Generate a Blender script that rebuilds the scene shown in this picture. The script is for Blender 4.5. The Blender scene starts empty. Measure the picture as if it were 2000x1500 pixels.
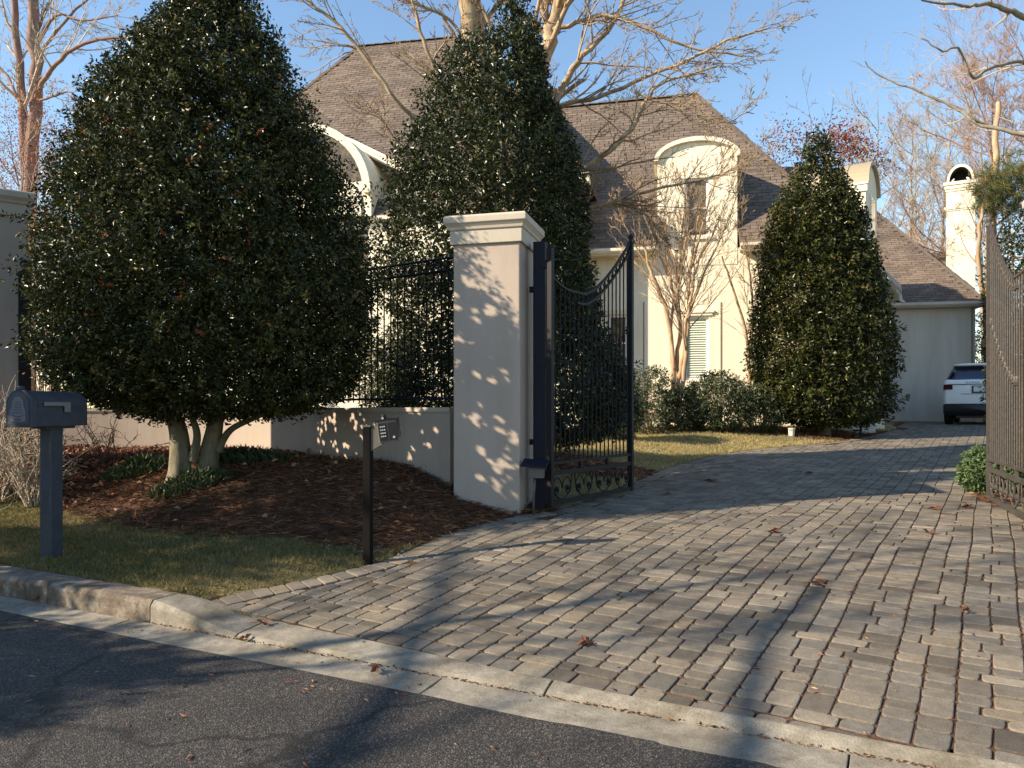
import bpy, math, random
import numpy as np
from mathutils import Vector, Matrix
R = math.radians
sc = bpy.context.scene
# ------------------------------------------------------------------ camera
EYE, FPX, HZ = 1.45, 1500.0, 800.0        # eye height, focal length and horizon row at 2000 px width
cd = bpy.data.cameras.new('camera'); cam = bpy.data.objects.new('camera', cd)
sc.collection.objects.link(cam); sc.camera = cam
cam.location = (0, 0, EYE); cam.rotation_euler = (R(90), 0, 0)
cd.lens = 27; cd.sensor_width = 36; cd.shift_y = 0.025
cd.clip_start = 0.05; cd.clip_end = 2000
# ------------------------------------------------------------------ light
SUN_AZ = Vector((0.961, 0.276))            # direction the light travels on the ground
SUN_EL = R(29.5)
world = bpy.data.worlds.new('World'); sc.world = world; world.use_nodes = True
wn = world.node_tree.nodes; wl = world.node_tree.links
for n in list(wn): wn.remove(n)
sky = wn.new('ShaderNodeTexSky'); sky.sky_type = 'NISHITA'; sky.sun_disc = False
sky.sun_elevation = SUN_EL; sky.sun_rotation = math.atan2(-SUN_AZ.x, -SUN_AZ.y)
sky.air_density = 1.35; sky.dust_density = 0.2; sky.ozone_density = 3.6
bg = wn.new('ShaderNodeBackground'); bg.inputs['Strength'].default_value = 0.115
wo = wn.new('ShaderNodeOutputWorld')
wl.new(sky.outputs[0], bg.inputs[0]); wl.new(bg.outputs[0], wo.inputs[0])
sl = bpy.data.lights.new('sun', 'SUN'); sl.energy = 5.0; sl.angle = R(0.5); sl.color = (1.0, 0.85, 0.635)
so = bpy.data.objects.new('sun', sl); sc.collection.objects.link(so)
ld = Vector((SUN_AZ.x*math.cos(SUN_EL), SUN_AZ.y*math.cos(SUN_EL), -math.sin(SUN_EL))).normalized()
so.rotation_euler = ld.to_track_quat('-Z', 'Y').to_euler()
sc.view_settings.view_transform = 'Standard'; sc.view_settings.look = 'None'
sc.view_settings.gamma = 1.0; sc.view_settings.exposure = 1.0
sc.view_settings.use_curve_mapping = False
sc.cycles.max_bounces = 6; sc.cycles.transparent_max_bounces = 8
# ------------------------------------------------------------------ helpers
C = sc.collection
rng = np.random.default_rng(7)

def tag(o, label=None, cat=None, group=None, kind=None):
    if label: o['label'] = label
    if cat: o['category'] = cat
    if group: o['group'] = group
    if kind: o['kind'] = kind
    return o

def empty(name, loc=(0, 0, 0), rz=0.0):
    o = bpy.data.objects.new(name, None); C.objects.link(o)
    o.location = loc; o.rotation_euler = (0, 0, rz); o.empty_display_size = 0.2
    return o

def link(name, me, parent=None, loc=None):
    o = bpy.data.objects.new(name, me); C.objects.link(o)
    if parent: o.parent = parent
    if loc is not None: o.location = loc
    return o

def at(px, py, d):
    return Vector(((px-1000)/FPX*d, d, EYE+(HZ-py)/FPX*d))

def tri_mesh(name, V, F, mat, tone=None, smooth=False):
    me = bpy.data.meshes.new(name)
    V = np.asarray(V, dtype=np.float32); F = np.asarray(F, dtype=np.int32)
    k = F.shape[1]
    me.vertices.add(len(V)); me.vertices.foreach_set('co', V.ravel())
    me.loops.add(F.size); me.loops.foreach_set('vertex_index', F.ravel())
    me.polygons.add(len(F)); me.polygons.foreach_set('loop_start', np.arange(0, F.size, k, dtype=np.int32))
    me.polygons.foreach_set('use_smooth', np.full(len(F), smooth))
    me.update(calc_edges=True)
    if tone is not None:
        a = me.attributes.new('tone', 'FLOAT', 'POINT'); a.data.foreach_set('value', np.asarray(tone, dtype=np.float32))
    me.materials.append(mat)
    return me

class MB:
    """collects shapes of ONE part"""
    def __init__(s): s.v = []; s.f = []; s.tone = None
    def add(s, vs, fs):
        n = len(s.v); s.v += [tuple(v) for v in vs]; s.f += [tuple(i+n for i in f) for f in fs]
        return s
    def box(s, c, size, rz=0.0, M=None):
        hx, hy, hz = size[0]/2, size[1]/2, size[2]/2
        vs = []
        for x, y, z in [(-1,-1,-1),(1,-1,-1),(1,1,-1),(-1,1,-1),(-1,-1,1),(1,-1,1),(1,1,1),(-1,1,1)]:
            p = Vector((x*hx, y*hy, z*hz))
            if rz: p = Matrix.Rotation(rz, 3, 'Z') @ p
            if M is not None: p = M @ p
            vs.append(p+Vector(c))
        return s.add(vs, [(0,3,2,1),(4,5,6,7),(0,1,5,4),(1,2,6,5),(2,3,7,6),(3,0,4,7)])
    def box2(s, a, b):
        return s.box([(a[i]+b[i])/2 for i in range(3)], [abs(b[i]-a[i]) for i in range(3)])
    def prism(s, poly, off):
        n = len(poly); off = Vector(off)
        vs = [Vector(p) for p in poly]+[Vector(p)+off for p in poly]
        fs = [tuple(range(n-1, -1, -1)), tuple(range(n, 2*n))]
        fs += [(i, (i+1) % n, n+(i+1) % n, n+i) for i in range(n)]
        return s.add(vs, fs)
    def loft(s, loops, cap=True, closed=True):
        n = len(loops[0]); vs = [p for l in loops for p in l]; fs = []
        for j in range(len(loops)-1):
            for i in range(n if closed else n-1):
                fs.append((j*n+i, j*n+(i+1) % n, (j+1)*n+(i+1) % n, (j+1)*n+i))
        if cap and closed:
            fs.append(tuple(range(n-1, -1, -1))); fs.append(tuple((len(loops)-1)*n+i for i in range(n)))
        return s.add(vs, fs)
    def tube(s, pts, r, k=6, cap=True):
        pts = [Vector(p) for p in pts]
        if not hasattr(r, '__len__'): r = [r]*len(pts)
        loops = []; up = Vector((0, 0, 1)); prev = None
        for i, p in enumerate(pts):
            d = (pts[min(i+1, len(pts)-1)]-pts[max(i-1, 0)]).normalized()
            a = prev if prev is not None else (up if abs(d.z) < .9 else Vector((1, 0, 0)))
            x = (a-d*a.dot(d))
            if x.length < 1e-5: x = d.orthogonal()
            x.normalize(); y = d.cross(x); prev = x
            loops.append([p+(x*math.cos(2*math.pi*j/k)+y*math.sin(2*math.pi*j/k))*r[i] for j in range(k)])
        return s.loft(loops, cap)
    def lathe(s, c, prof, k=14):
        c = Vector(c)
        return s.loft([[c+Vector((math.cos(2*math.pi*j/k)*r, math.sin(2*math.pi*j/k)*r, z)) for j in range(k)] for r, z in prof])
    def torus(s, c, Rr, r, axu, axv, n=14, k=5, arc=(0, 2*math.pi), squash=1.0):
        c = Vector(c); full = abs(arc[1]-arc[0]-2*math.pi) < 1e-4
        m = n if full else n+1
        pts = []
        for i in range(m):
            t = arc[0]+(arc[1]-arc[0])*i/n
            pts.append(c+axu*(math.cos(t)*Rr)+axv*(math.sin(t)*Rr*squash))
        if full: pts.append(pts[0]); 
        return s.tube(pts, r, k)
    def build(s, name, mat, parent=None, smooth=False, bevel=0):
        me = bpy.data.meshes.new(name); me.from_pydata([tuple(v) for v in s.v], [], s.f); me.update()
        me.materials.append(mat)
        if smooth: me.shade_smooth()
        o = link(name, me, parent)
        if bevel:
            m = o.modifiers.new('bevel', 'BEVEL'); m.width = bevel; m.segments = 2; m.limit_method = 'ANGLE'; m.angle_limit = R(35)
        return o
# ------------------------------------------------------------------ materials
def mat(name, col=(.5, .5, .5), rough=.6, metal=0.0, spec=.5):
    m = bpy.data.materials.new(name); m.use_nodes = True
    b = m.node_tree.nodes['Principled BSDF']
    b.inputs['Base Color'].default_value = (*col, 1); b.inputs['Roughness'].default_value = rough
    b.inputs['Metallic'].default_value = metal; b.inputs['Specular IOR Level'].default_value = spec
    return m, m.node_tree.nodes, m.node_tree.links, b

def nd(ns, t, **kw):
    n = ns.new(t)
    for k, v in kw.items():
        if k in n.inputs: n.inputs[k].default_value = v
        else: setattr(n, k, v)
    return n

def noise(ns, ls, scale, detail=4, rough=.55, space='Position', stretch=None):
    if space == 'Position': g = ns.new('ShaderNodeNewGeometry'); v = g.outputs['Position']
    else: g = ns.new('ShaderNodeTexCoord'); v = g.outputs[space]
    if stretch:
        mp = ns.new('ShaderNodeMapping'); mp.inputs['Scale'].default_value = stretch; ls.new(v, mp.inputs[0]); v = mp.outputs[0]
    n = nd(ns, 'ShaderNodeTexNoise', Scale=scale, Detail=detail, Roughness=rough); ls.new(v, n.inputs['Vector'])
    return n.outputs['Fac']

def ramp(ns, ls, fac, stops):
    r = ns.new('ShaderNodeValToRGB'); e = r.color_ramp.elements
    while len(e) < len(stops): e.new(.5)
    for i, (p, c) in enumerate(stops): e[i].position = p; e[i].color = (*c, 1)
    ls.new(fac, r.inputs[0]); return r.outputs[0]

def mixc(ns, ls, a, b, fac, mode='MIX'):
    m = ns.new('ShaderNodeMix'); m.data_type = 'RGBA'; m.blend_type = mode
    for v, i in ((a, 6), (b, 7)):
        if isinstance(v, tuple): m.inputs[i].default_value = (*v, 1)
        else: ls.new(v, m.inputs[i])
    if isinstance(fac, float): m.inputs[0].default_value = fac
    else: ls.new(fac, m.inputs[0])
    return m.outputs[2]

def mth(ns, ls, op, a, b=None, clamp=False):
    m = ns.new('ShaderNodeMath'); m.operation = op; m.use_clamp = clamp
    for v, i in ((a, 0), (b, 1)):
        if v is None: continue
        if isinstance(v, (int, float)): m.inputs[i].default_value = v
        else: ls.new(v, m.inputs[i])
    return m.outputs[0]

def bump(ns, ls, b, h, strength=.3, dist=.01):
    n = nd(ns, 'ShaderNodeBump', Strength=strength, Distance=dist); ls.new(h, n.inputs['Height']); ls.new(n.outputs[0], b.inputs['Normal'])

def tone(ns):
    a = ns.new('ShaderNodeAttribute'); a.attribute_name = 'tone'; return a.outputs['Fac']

def stucco(name, col, dirt=.15):
    m, ns, ls, b = mat(name, col, .85, spec=.25)
    n1 = noise(ns, ls, 1.1, 6, .65); n2 = noise(ns, ls, 90, 3)
    n3 = noise(ns, ls, 3.0, 4, .6, stretch=(1, 1, .18))
    c = mixc(ns, ls, tuple(x*(1-dirt) for x in col), tuple(min(1, x*(1+dirt*.5)) for x in col), n1)
    st = ramp(ns, ls, n3, [(.32, (.78, .75, .70)), (.58, (1, 1, 1))])
    c = mixc(ns, ls, c, st, .55, 'MULTIPLY')
    ls.new(c, b.inputs['Base Color']); bump(ns, ls, b, n2, .35, .006)
    return m
M = {}
M['pillar'] = stucco('pillar_stucco', (.45, .375, .315), .2)
M['pillar_cap'] = stucco('cap_stucco', (.52, .46, .38), .2)
M['house'] = stucco('house_stucco', (.86, .78, .61), .05)
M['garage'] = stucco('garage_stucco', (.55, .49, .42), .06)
M['trim'] = stucco('house_trim', (.80, .74, .60), .05)
M['white'] = mat('white_paint', (.8, .79, .75), .4)[0]
M['blind'] = mat('blind', (.62, .66, .55), .6)[0]
M['iron'], ns, ls, b = mat('black_iron', (.011, .010, .012), .6, 0, .25)
M['browned'], ns, ls, b = mat('sunlit_dusty_iron', (.05, .042, .036), .55, .1)  # dark gate iron; dust and sunlight are both put into this brown
n = noise(ns, ls, 30, 5); ls.new(ramp(ns, ls, n, [(.3, (.040, .034, .03)), (.7, (.085, .07, .058))]), b.inputs['Base Color'])
M['navy'] = mat('navy_steel', (.007, .008, .018), .6, 0, .25)[0]
M['mail'], ns, ls, b = mat('mailbox_paint', (.055, .065, .11), .5, spec=.3)
n = noise(ns, ls, 14, 5); ls.new(ramp(ns, ls, n, [(.3, (.042, .048, .062)), (.75, (.064, .070, .086))]), b.inputs['Base Color'])
M['flag'] = mat('flag_grey', (.20, .18, .17), .6)[0]
M['plate'] = mat('pewter', (.17, .17, .20), .5, .2)[0]
M['plate_dark'] = mat('pewter_dark', (.07, .07, .09), .6)[0]
M['postwood'] = mat('dark_post', (.006, .005, .005), .8, 0, .12)[0]
M['poststeel'] = mat('steel_grey', (.11, .098, .088), .5, .2)[0]  # plain grey steel for post cap, arm, conduit and small boxes
M['keyface'] = mat('keypad_face', (.17, .14, .105), .5)[0]
M['keyblack'] = mat('keypad_black', (.012, .008, .010), .4)[0]
M['keywhite'] = mat('keys', (.6, .6, .58), .4)[0]
M['glass'] = mat('window_glass', (.03, .028, .025), .08, 0, .8)[0]
M['glassbrown'], ns, ls, b = mat('reflecting_glass', (.12, .09, .05), .2, 0, .6)
n = noise(ns, ls, 6, 6); ls.new(ramp(ns, ls, n, [(.3, (.05, .035, .02)), (.7, (.22, .16, .09))]), b.inputs['Base Color'])
M['copper'] = mat('tan_metal_roof', (.36, .29, .19), .5, .1)[0]
M['dark'] = mat('dark_void', (.01, .008, .006), .9)[0]
M['joint'] = mat('sealant', (.25, .21, .13), .8)[0]
# shingle
M['shingle'], ns, ls, b = mat('asphalt_shingle', (.14, .11, .09), .9, spec=.2)
n1 = noise(ns, ls, .9, 4); n2 = noise(ns, ls, 55, 2)
c = ramp(ns, ls, tone(ns), [(0, (.135, .107, .088)), (.5, (.165, .131, .107)), (1, (.205, .165, .136))])
c = mixc(ns, ls, c, ramp(ns, ls, n1, [(.3, (.8, .8, .82)), (.7, (1.1, 1.05, 1.0))]), 1.0, 'MULTIPLY')
c = mixc(ns, ls, c, ramp(ns, ls, n2, [(.3, (.7, .7, .7)), (.7, (1.25, 1.25, 1.25))]), 1.0, 'MULTIPLY')
ls.new(c, b.inputs['Base Color'])
# paver
M['paver'], ns, ls, b = mat('cobble_paver', (.3, .28, .25), .85, spec=.3)
oi = ns.new('ShaderNodeObjectInfo')
t = mth(ns, ls, 'FRACT', mth(ns, ls, 'ADD', tone(ns), oi.outputs['Random']))
c = ramp(ns, ls, t, [(0, (.095, .082, .067)), (.25, (.178, .156, .127)), (.5, (.140, .129, .113)), (.75, (.222, .195, .157)), (.92, (.195, .162, .120)), (1, (.27, .238, .192))])
n1 = noise(ns, ls, 140, 3, .7); n2 = noise(ns, ls, 1.6, 5, .6); n4 = noise(ns, ls, 18, 4)
c = mixc(ns, ls, c, ramp(ns, ls, n1, [(.3, (.62, .62, .62)), (.5, (1, 1, 1)), (.72, (1.35, 1.32, 1.28))]), 1.0, 'MULTIPLY')
c = mixc(ns, ls, c, ramp(ns, ls, n2, [(.35, (.80, .78, .76)), (.65, (1.08, 1.06, 1.02))]), 1.0, 'MULTIPLY')
c = mixc(ns, ls, c, ramp(ns, ls, n4, [(.35, (.84, .83, .82)), (.6, (1.03, 1.03, 1.03))]), 1.0, 'MULTIPLY')
ls.new(c, b.inputs['Base Color']); bump(ns, ls, b, n1, .5, .004)
# joint sand under the pavers
M['sand'], ns, ls, b = mat('joint_sand', (.07, .04, .028), .95, spec=.1)
n = noise(ns, ls, 60, 4); ls.new(ramp(ns, ls, n, [(.3, (.045, .024, .016)), (.6, (.10, .055, .035)), (.8, (.20, .12, .08))]), b.inputs['Base Color'])
# asphalt
M['asphalt'], ns, ls, b = mat('asphalt', (.05, .05, .05), .85)
g = ns.new('ShaderNodeNewGeometry'); v = nd(ns, 'ShaderNodeTexVoronoi', Scale=130.0); ls.new(g.outputs['Position'], v.inputs['Vector'])
n1 = noise(ns, ls, 2.2, 5); n2 = noise(ns, ls, 220, 2)
c = ramp(ns, ls, v.outputs['Color'], [(.25, (.015, .014, .014)), (.6, (.031, .028, .026)), (.88, (.12, .105, .09))])
c = mixc(ns, ls, c, ramp(ns, ls, n1, [(.3, (.75, .75, .75)), (.7, (1.2, 1.15, 1.1))]), 1.0, 'MULTIPLY')
g2 = ns.new('ShaderNodeNewGeometry'); nw = nd(ns, 'ShaderNodeTexNoise', Scale=1.1, Detail=5.0); ls.new(g2.outputs['Position'], nw.inputs['Vector'])
mp2 = ns.new('ShaderNodeMix'); mp2.data_type = 'RGBA'; mp2.blend_type = 'ADD'; mp2.inputs[0].default_value = 1.0; ls.new(g2.outputs['Position'], mp2.inputs[6]); ls.new(nw.outputs['Color'], mp2.inputs[7])
vc = nd(ns, 'ShaderNodeTexVoronoi', Scale=.42); vc.feature = 'DISTANCE_TO_EDGE'; ls.new(mp2.outputs[2], vc.inputs['Vector'])
crk = ramp(ns, ls, vc.outputs['Distance'], [(0, (.25, .25, .25)), (.006, (.4, .4, .4)), (.012, (1, 1, 1))])
c = mixc(ns, ls, c, crk, 1.0, 'MULTIPLY')
ls.new(c, b.inputs['Base Color']); bump(ns, ls, b, v.outputs['Distance'], .8, .006)
# concrete
M['concrete'], ns, ls, b = mat('kerb_concrete', (.3, .28, .24), .88)
n1 = noise(ns, ls, 1.8, 6, .65); n2 = noise(ns, ls, 110, 3); n3 = noise(ns, ls, 9, 6, .7)
c = ramp(ns, ls, n3, [(.25, (.14, .12, .092)), (.5, (.245, .218, .172)), (.75, (.36, .325, .265))])
c = mixc(ns, ls, c, ramp(ns, ls, n1, [(.32, (.62, .58, .52)), (.55, (1, 1, 1))]), 1.0, 'MULTIPLY')
c = mixc(ns, ls, c, ramp(ns, ls, n2, [(.3, (.75, .75, .75)), (.7, (1.15, 1.15, 1.15))]), 1.0, 'MULTIPLY')
ls.new(c, b.inputs['Base Color']); bump(ns, ls, b, n2, .5, .006)
M['kerbdirty'], ns, ls, b = mat('dirty_kerb', (.2, .17, .13), .9)
n3 = noise(ns, ls, 7, 7, .75); n2 = noise(ns, ls, 80, 3)
c = ramp(ns, ls, n3, [(.3, (.045, .034, .026)), (.5, (.13, .10, .072)), (.70, (.30, .26, .21))])
ls.new(c, b.inputs['Base Color']); bump(ns, ls, b, n2, .6, .01)
# ground sheet: zone attribute 'zone' 0 grass, 1 pine straw bed
M['ground'], ns, ls, b = mat('earth', (.1, .09, .05), .95)
a = ns.new('ShaderNodeAttribute'); a.attribute_name = 'zone'
n1 = noise(ns, ls, 1.3, 6, .65); n2 = noise(ns, ls, 45, 5, .7); n3 = noise(ns, ls, 6, 5)
gcol = ramp(ns, ls, n1, [(.35, (.11, .105, .045)), (.5, (.19, .16, .07)), (.65, (.30, .235, .11))])
gcol = mixc(ns, ls, gcol, ramp(ns, ls, n2, [(.3, (.5, .5, .5)), (.7, (1.35, 1.3, 1.2))]), 1.0, 'MULTIPLY')
bcol = ramp(ns, ls, n2, [(.3, (.022, .011, .007)), (.5, (.085, .040, .023)), (.72, (.19, .095, .052))])
bcol = mixc(ns, ls, bcol, ramp(ns, ls, n3, [(.35, (.6, .55, .5)), (.65, (1.2, 1.15, 1.1))]), 1.0, 'MULTIPLY')
c = mixc(ns, ls, gcol, bcol, a.outputs['Fac'])
ls.new(c, b.inputs['Base Color']); bump(ns, ls, b, n2, .8, .02)

def leafmat(name, stops, rough=.35, trans=.12, spec=.5):
    m, ns, ls, b = mat(name, stops[0][1], rough, spec=spec)
    n1 = noise(ns, ls, 1.4, 3)
    c = ramp(ns, ls, tone(ns), stops)
    c = mixc(ns, ls, c, ramp(ns, ls, n1, [(.3, (.8, .85, .85)), (.7, (1.15, 1.1, 1.0))]), 1.0, 'MULTIPLY')
    ls.new(c, b.inputs['Base Color'])
    if trans:
        tr = ns.new('ShaderNodeBsdfTranslucent'); ls.new(c, tr.inputs[0])
        mx = ns.new('ShaderNodeMixShader'); mx.inputs[0].default_value = trans
        ls.new(b.outputs[0], mx.inputs[1]); ls.new(tr.outputs[0], mx.inputs[2])
        ls.new(mx.outputs[0], ns['Material Output'].inputs[0])
    return m
M['holly'] = leafmat('holly_leaf', [(0, (.010, .014, .004)), (.45, (.030, .038, .009)), (.75, (.080, .086, .020)), (.93, (.14, .125, .035)), (1, (.24, .12, .05))], .34, .10, .32)
M['holly_b'] = leafmat('holly_leaf_blue', [(0, (.009, .014, .005)), (.5, (.027, .038, .011)), (.85, (.066, .080, .020)), (1, (.15, .125, .045))], .33, .08, .38)
M['azalea'] = leafmat('azalea_leaf', [(0, (.03, .04, .018)), (.5, (.055, .075, .028)), (.8, (.10, .11, .045)), (1, (.20, .12, .06))], .45, .12)
M['mound'] = leafmat('soft_green_leaf', [(0, (.06, .10, .05)), (.6, (.11, .17, .07)), (1, (.20, .24, .11))], .6, .2, .3)
M['ivy'] = leafmat('ground_cover_leaf', [(0, (.02, .035, .014)), (.6, (.045, .07, .025)), (1, (.10, .12, .05))], .5, .1)
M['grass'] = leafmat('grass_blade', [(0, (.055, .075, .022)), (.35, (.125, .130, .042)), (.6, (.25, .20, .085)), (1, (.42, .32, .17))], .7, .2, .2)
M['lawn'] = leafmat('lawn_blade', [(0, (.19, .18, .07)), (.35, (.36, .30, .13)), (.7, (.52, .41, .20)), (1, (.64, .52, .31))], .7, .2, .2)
M['straw'] = leafmat('pine_straw', [(0, (.035, .015, .009)), (.45, (.10, .045, .024)), (.8, (.21, .10, .052)), (1, (.38, .22, .12))], .8, 0, .2)
M['dead'] = leafmat('dead_leaf', [(0, (.10, .035, .018)), (.5, (.22, .085, .045)), (.85, (.36, .17, .10)), (1, (.5, .30, .2))], .7, .1, .3)
M['red'] = leafmat('red_leaf', [(0, (.20, .06, .04)), (.6, (.34, .11, .055)), (1, (.42, .20, .12))], .6, .3, .3)
M['orange'] = leafmat('orange_leaf', [(0, (.45, .06, .03)), (1, (.55, .22, .10))], .6, .2, .3)
M['pine'] = leafmat('pine_needle', [(0, (.045, .075, .025)), (.55, (.10, .14, .04)), (.8, (.26, .17, .07)), (1, (.36, .19, .09))], .6, .15, .3)
def bark(name, c0, c1, sc_=12):
    m, ns, ls, b = mat(name, c0, .9, spec=.2)
    n = noise(ns, ls, sc_, 6, .7, stretch=(1, 1, .35)); ls.new(ramp(ns, ls, n, [(.3, c0), (.65, c1)]), b.inputs['Base Color'])
    bump(ns, ls, b, n, .6, .02); return m
M['bark_grey'] = bark('grey_bark', (.16, .14, .11), (.34, .30, .23))
M['bark_holly'] = bark('holly_bark', (.085, .078, .05), (.24, .21, .145), 9)
M['bark_birch'] = bark('birch_bark', (.20, .13, .075), (.52, .40, .26), 9)
M['bark_red'] = bark('reddish_bark', (.17, .10, .085), (.32, .21, .17), 8)
M['bark_myrtle'] = bark('myrtle_bark', (.30, .19, .11), (.50, .35, .22), 7)
M['twig_tan'] = bark('tan_twig', (.26, .18, .11), (.42, .31, .20), 5)
M['twig_dark'] = bark('dark_twig', (.09, .055, .045), (.19, .12, .09), 5)
M['twig_red'] = bark('pink_twig', (.30, .19, .14), (.48, .33, .25), 5)
M['twig_pale'] = bark('pale_twig', (.32, .27, .21), (.50, .43, .34), 5)
M['carpaint'] = mat('white_car_paint', (.78, .80, .82), .25, 0, .6)[0]
M['carblack'] = mat('black_car_trim', (.008, .008, .010), .4)[0]
M['carglass'] = mat('car_glass', (.008, .012, .03), .06, 0, .9)[0]
M['lamp'] = mat('tail_lamp', (.05, .006, .008), .2)[0]
M['tyre'] = mat('tyre', (.012, .012, .013), .8)[0]
M['rim'] = mat('rim', (.3, .3, .32), .35, .8)[0]
M['letter'] = mat('chrome_letter', (.18, .18, .19), .4, .4)[0]
M['numplate'] = mat('number_plate', (.55, .62, .62), .4)[0]
# ------------------------------------------------------------------ terrain functions
UX, UY = 0.891, -0.454          # along the road
NX, NY = 0.454, 0.891           # from the road towards the house
def sfront(a): return float(np.clip((3.485-.0872*a)/.9963, 3.60, 3.95))
def frp(a, s): return (.848*a+.530*s, -.530*a+.848*s)      # the paving is laid a little askew to the road
def S(x, y): return NX*x+NY*y
def A(x, y): return UX*x+UY*y
def frm(a, s): return (UX*a+NX*s, UY*a+NY*s)
PS = [-400, 3.3, 3.55, 3.8, 5, 6.2, 7.2, 9.5, 12, 16, 20, 25.8, 28.5, 60, 400]
PZ = [0, 0, .03, .065, .18, .29, .36, .40, .47, .63, .80, 1.0, 1.03, 1.06, 1.1]
def P(s): return np.interp(s, PS, PZ)
def sm(t): t = np.clip(t, 0, 1); return t*t*(3-2*t)
def hit(px, py, fn):
    d = 3.0
    for i in range(4000):
        x = (px-1000)/FPX*d; z = EYE+(HZ-py)/FPX*d
        if z <= fn(x, d): return (x, d)
        d += .01
    return (x, d)
Pf = lambda x, y: float(P(S(x, y)))
edge_px = [(415, 1172), (480, 1157), (560, 1141), (650, 1122), (740, 1099), (800, 1075), (860, 1048), (930, 1027), (1010, 1008), (1080, 998),
           (1160, 975), (1220, 950), (1300, 915), (1380, 893), (1450, 881), (1540, 872), (1640, 862), (1700, 852), (1750, 839)]
LE = [hit(px, py, Pf) for px, py in edge_px]
a0 = A(*LE[0])
DRIVE = [frm(7.2, 3.58), frm(-1.65, 3.59), frm(a0, sfront(a0)-.02)]+LE+[(13.9, 27.0), (14.5, 27.9), (30, 25), (30, 17), (24, 17), (9.5, 14.5), (7.2, 11.6), (5.78, 9.6), (5.35, 8.9), (5.15, 7.9), (5.0, 6.7), (5.6, 5.0), (7.5, 2.5)]
DP = np.array(DRIVE)
def seg_dist(X, Y, poly, closed=True):
    D = np.full(X.shape, 1e9); n = len(poly)
    for i in range(n if closed else n-1):
        x0, y0 = poly[i]; x1, y1 = poly[(i+1) % n]; dx, dy = x1-x0, y1-y0
        t = np.clip(((X-x0)*dx+(Y-y0)*dy)/(dx*dx+dy*dy+1e-12), 0, 1)
        D = np.minimum(D, np.hypot(X-x0-t*dx, Y-y0-t*dy))
    return D
def inside(X, Y, poly):
    I = np.zeros(X.shape, bool); n = len(poly)
    for i in range(n):
        x0, y0 = poly[i]; x1, y1 = poly[(i+1) % n]
        c = ((y0 > Y) != (y1 > Y)) & (X < (x1-x0)*(Y-y0)/(y1-y0+1e-12)+x0)
        I ^= c
    return I
def G(X, Y, cut=False):
    X = np.asarray(X, float); Y = np.asarray(Y, float)
    s = S(X, Y); p = P(s); ins = inside(X, Y, DP); d = seg_dist(X, Y, DP)
    left = np.where(Y > 8, X < .45*Y, X < 3)
    v = np.maximum(p, np.interp(s, [3.55, 4.1, 5, 6, 7], [.15, .17, .24, .33, .38]))
    z = p+(v-p)*sm(d/.35)+.012*np.sin(X*2.3+Y)*sm(d)
    b = .46*sm(d/1.9)*sm((s-4.7)/1.7)*(1-.55*sm((s-9)/3))
    z = z+np.where(left, b, .12*sm(d/2)*sm((s-5)/2))
    z = np.where(ins, p-(.09 if cut else 0), z)
    if cut:
        z = np.where((s < 3.90) & (A(X, Y) > a0-.3), -.06, z)
        z = np.where((s < 3.80) & (A(X, Y) <= a0-.55), np.minimum(z, .125), z)
    z = np.where(s < (3.66 if cut else 3.53), -.12 if cut else 0, z)
    z = np.where(s < -5.2, .12, z)
    return z
def g1(x, y): return float(G(np.array([x]), np.array([y]))[0])
def hitG(px, py):
    d = np.arange(3, 45, .02); x = (px-1000)/FPX*d; z = EYE+(HZ-py)/FPX*d
    k = np.argmax(z <= G(x, d)); return (float(x[k]), float(d[k]))
# curved low wall between the two pillars
def catmull(pts, n=8):
    out = []; P_ = [Vector(p) for p in pts]; P_ = [P_[0]*2-P_[1]]+P_+[P_[-1]*2-P_[-2]]
    for i in range(1, len(P_)-2):
        for k in range(n):
            t = k/n; a, b_, c_, d_ = P_[i-1:i+3]
            out.append(.5*((2*b_)+(-a+c_)*t+(2*a-5*b_+4*c_-d_)*t*t+(-a+3*b_-3*c_+d_)*t**3))
    out.append(P_[-2]); return out
WALL = catmull([(-.62, 8.58), (-1.95, 9.55), (-3.1, 10.7), (-4.3, 11.45), (-5.5, 11.7), (-6.7, 11.65), (-7.9, 11.4)])
bedl = [hitG(*q) for q in [(-200, 880), (0, 925), (120, 1000), (256, 1032), (400, 1048), (600, 1060), (722, 1086), (850, 1052)]]
BED = bedl+[LE[6], LE[7], LE[8], LE[9], (.5, 8.9)]+[(p.x, p.y+.1) for p in WALL]+[(-12, 11.5)]
# mulch beyond the fence: rings under hollies and a strip along the house
HB = (0.05, 11.6); HC = (7.45, 18.3)
def zone(X, Y):
    z = inside(X, Y, BED)
    z |= np.hypot((X-HB[0])/2.2, (Y-HB[1]-.5)/1.4) < 1
    z |= (np.hypot((X-HC[0])/3.0, (Y-HC[1]-.6)/1.2) < 1)
    # strip along house front
    hx, hy = X-4.06, Y-20.3; c = .208*hx+.978*hy
    z |= (c > -2.3) & (c < 1) & (hx > -8) & (hx < 6)
    z |= (np.hypot(X-5.75, Y-9.3) < 1.1)
    return z
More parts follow.
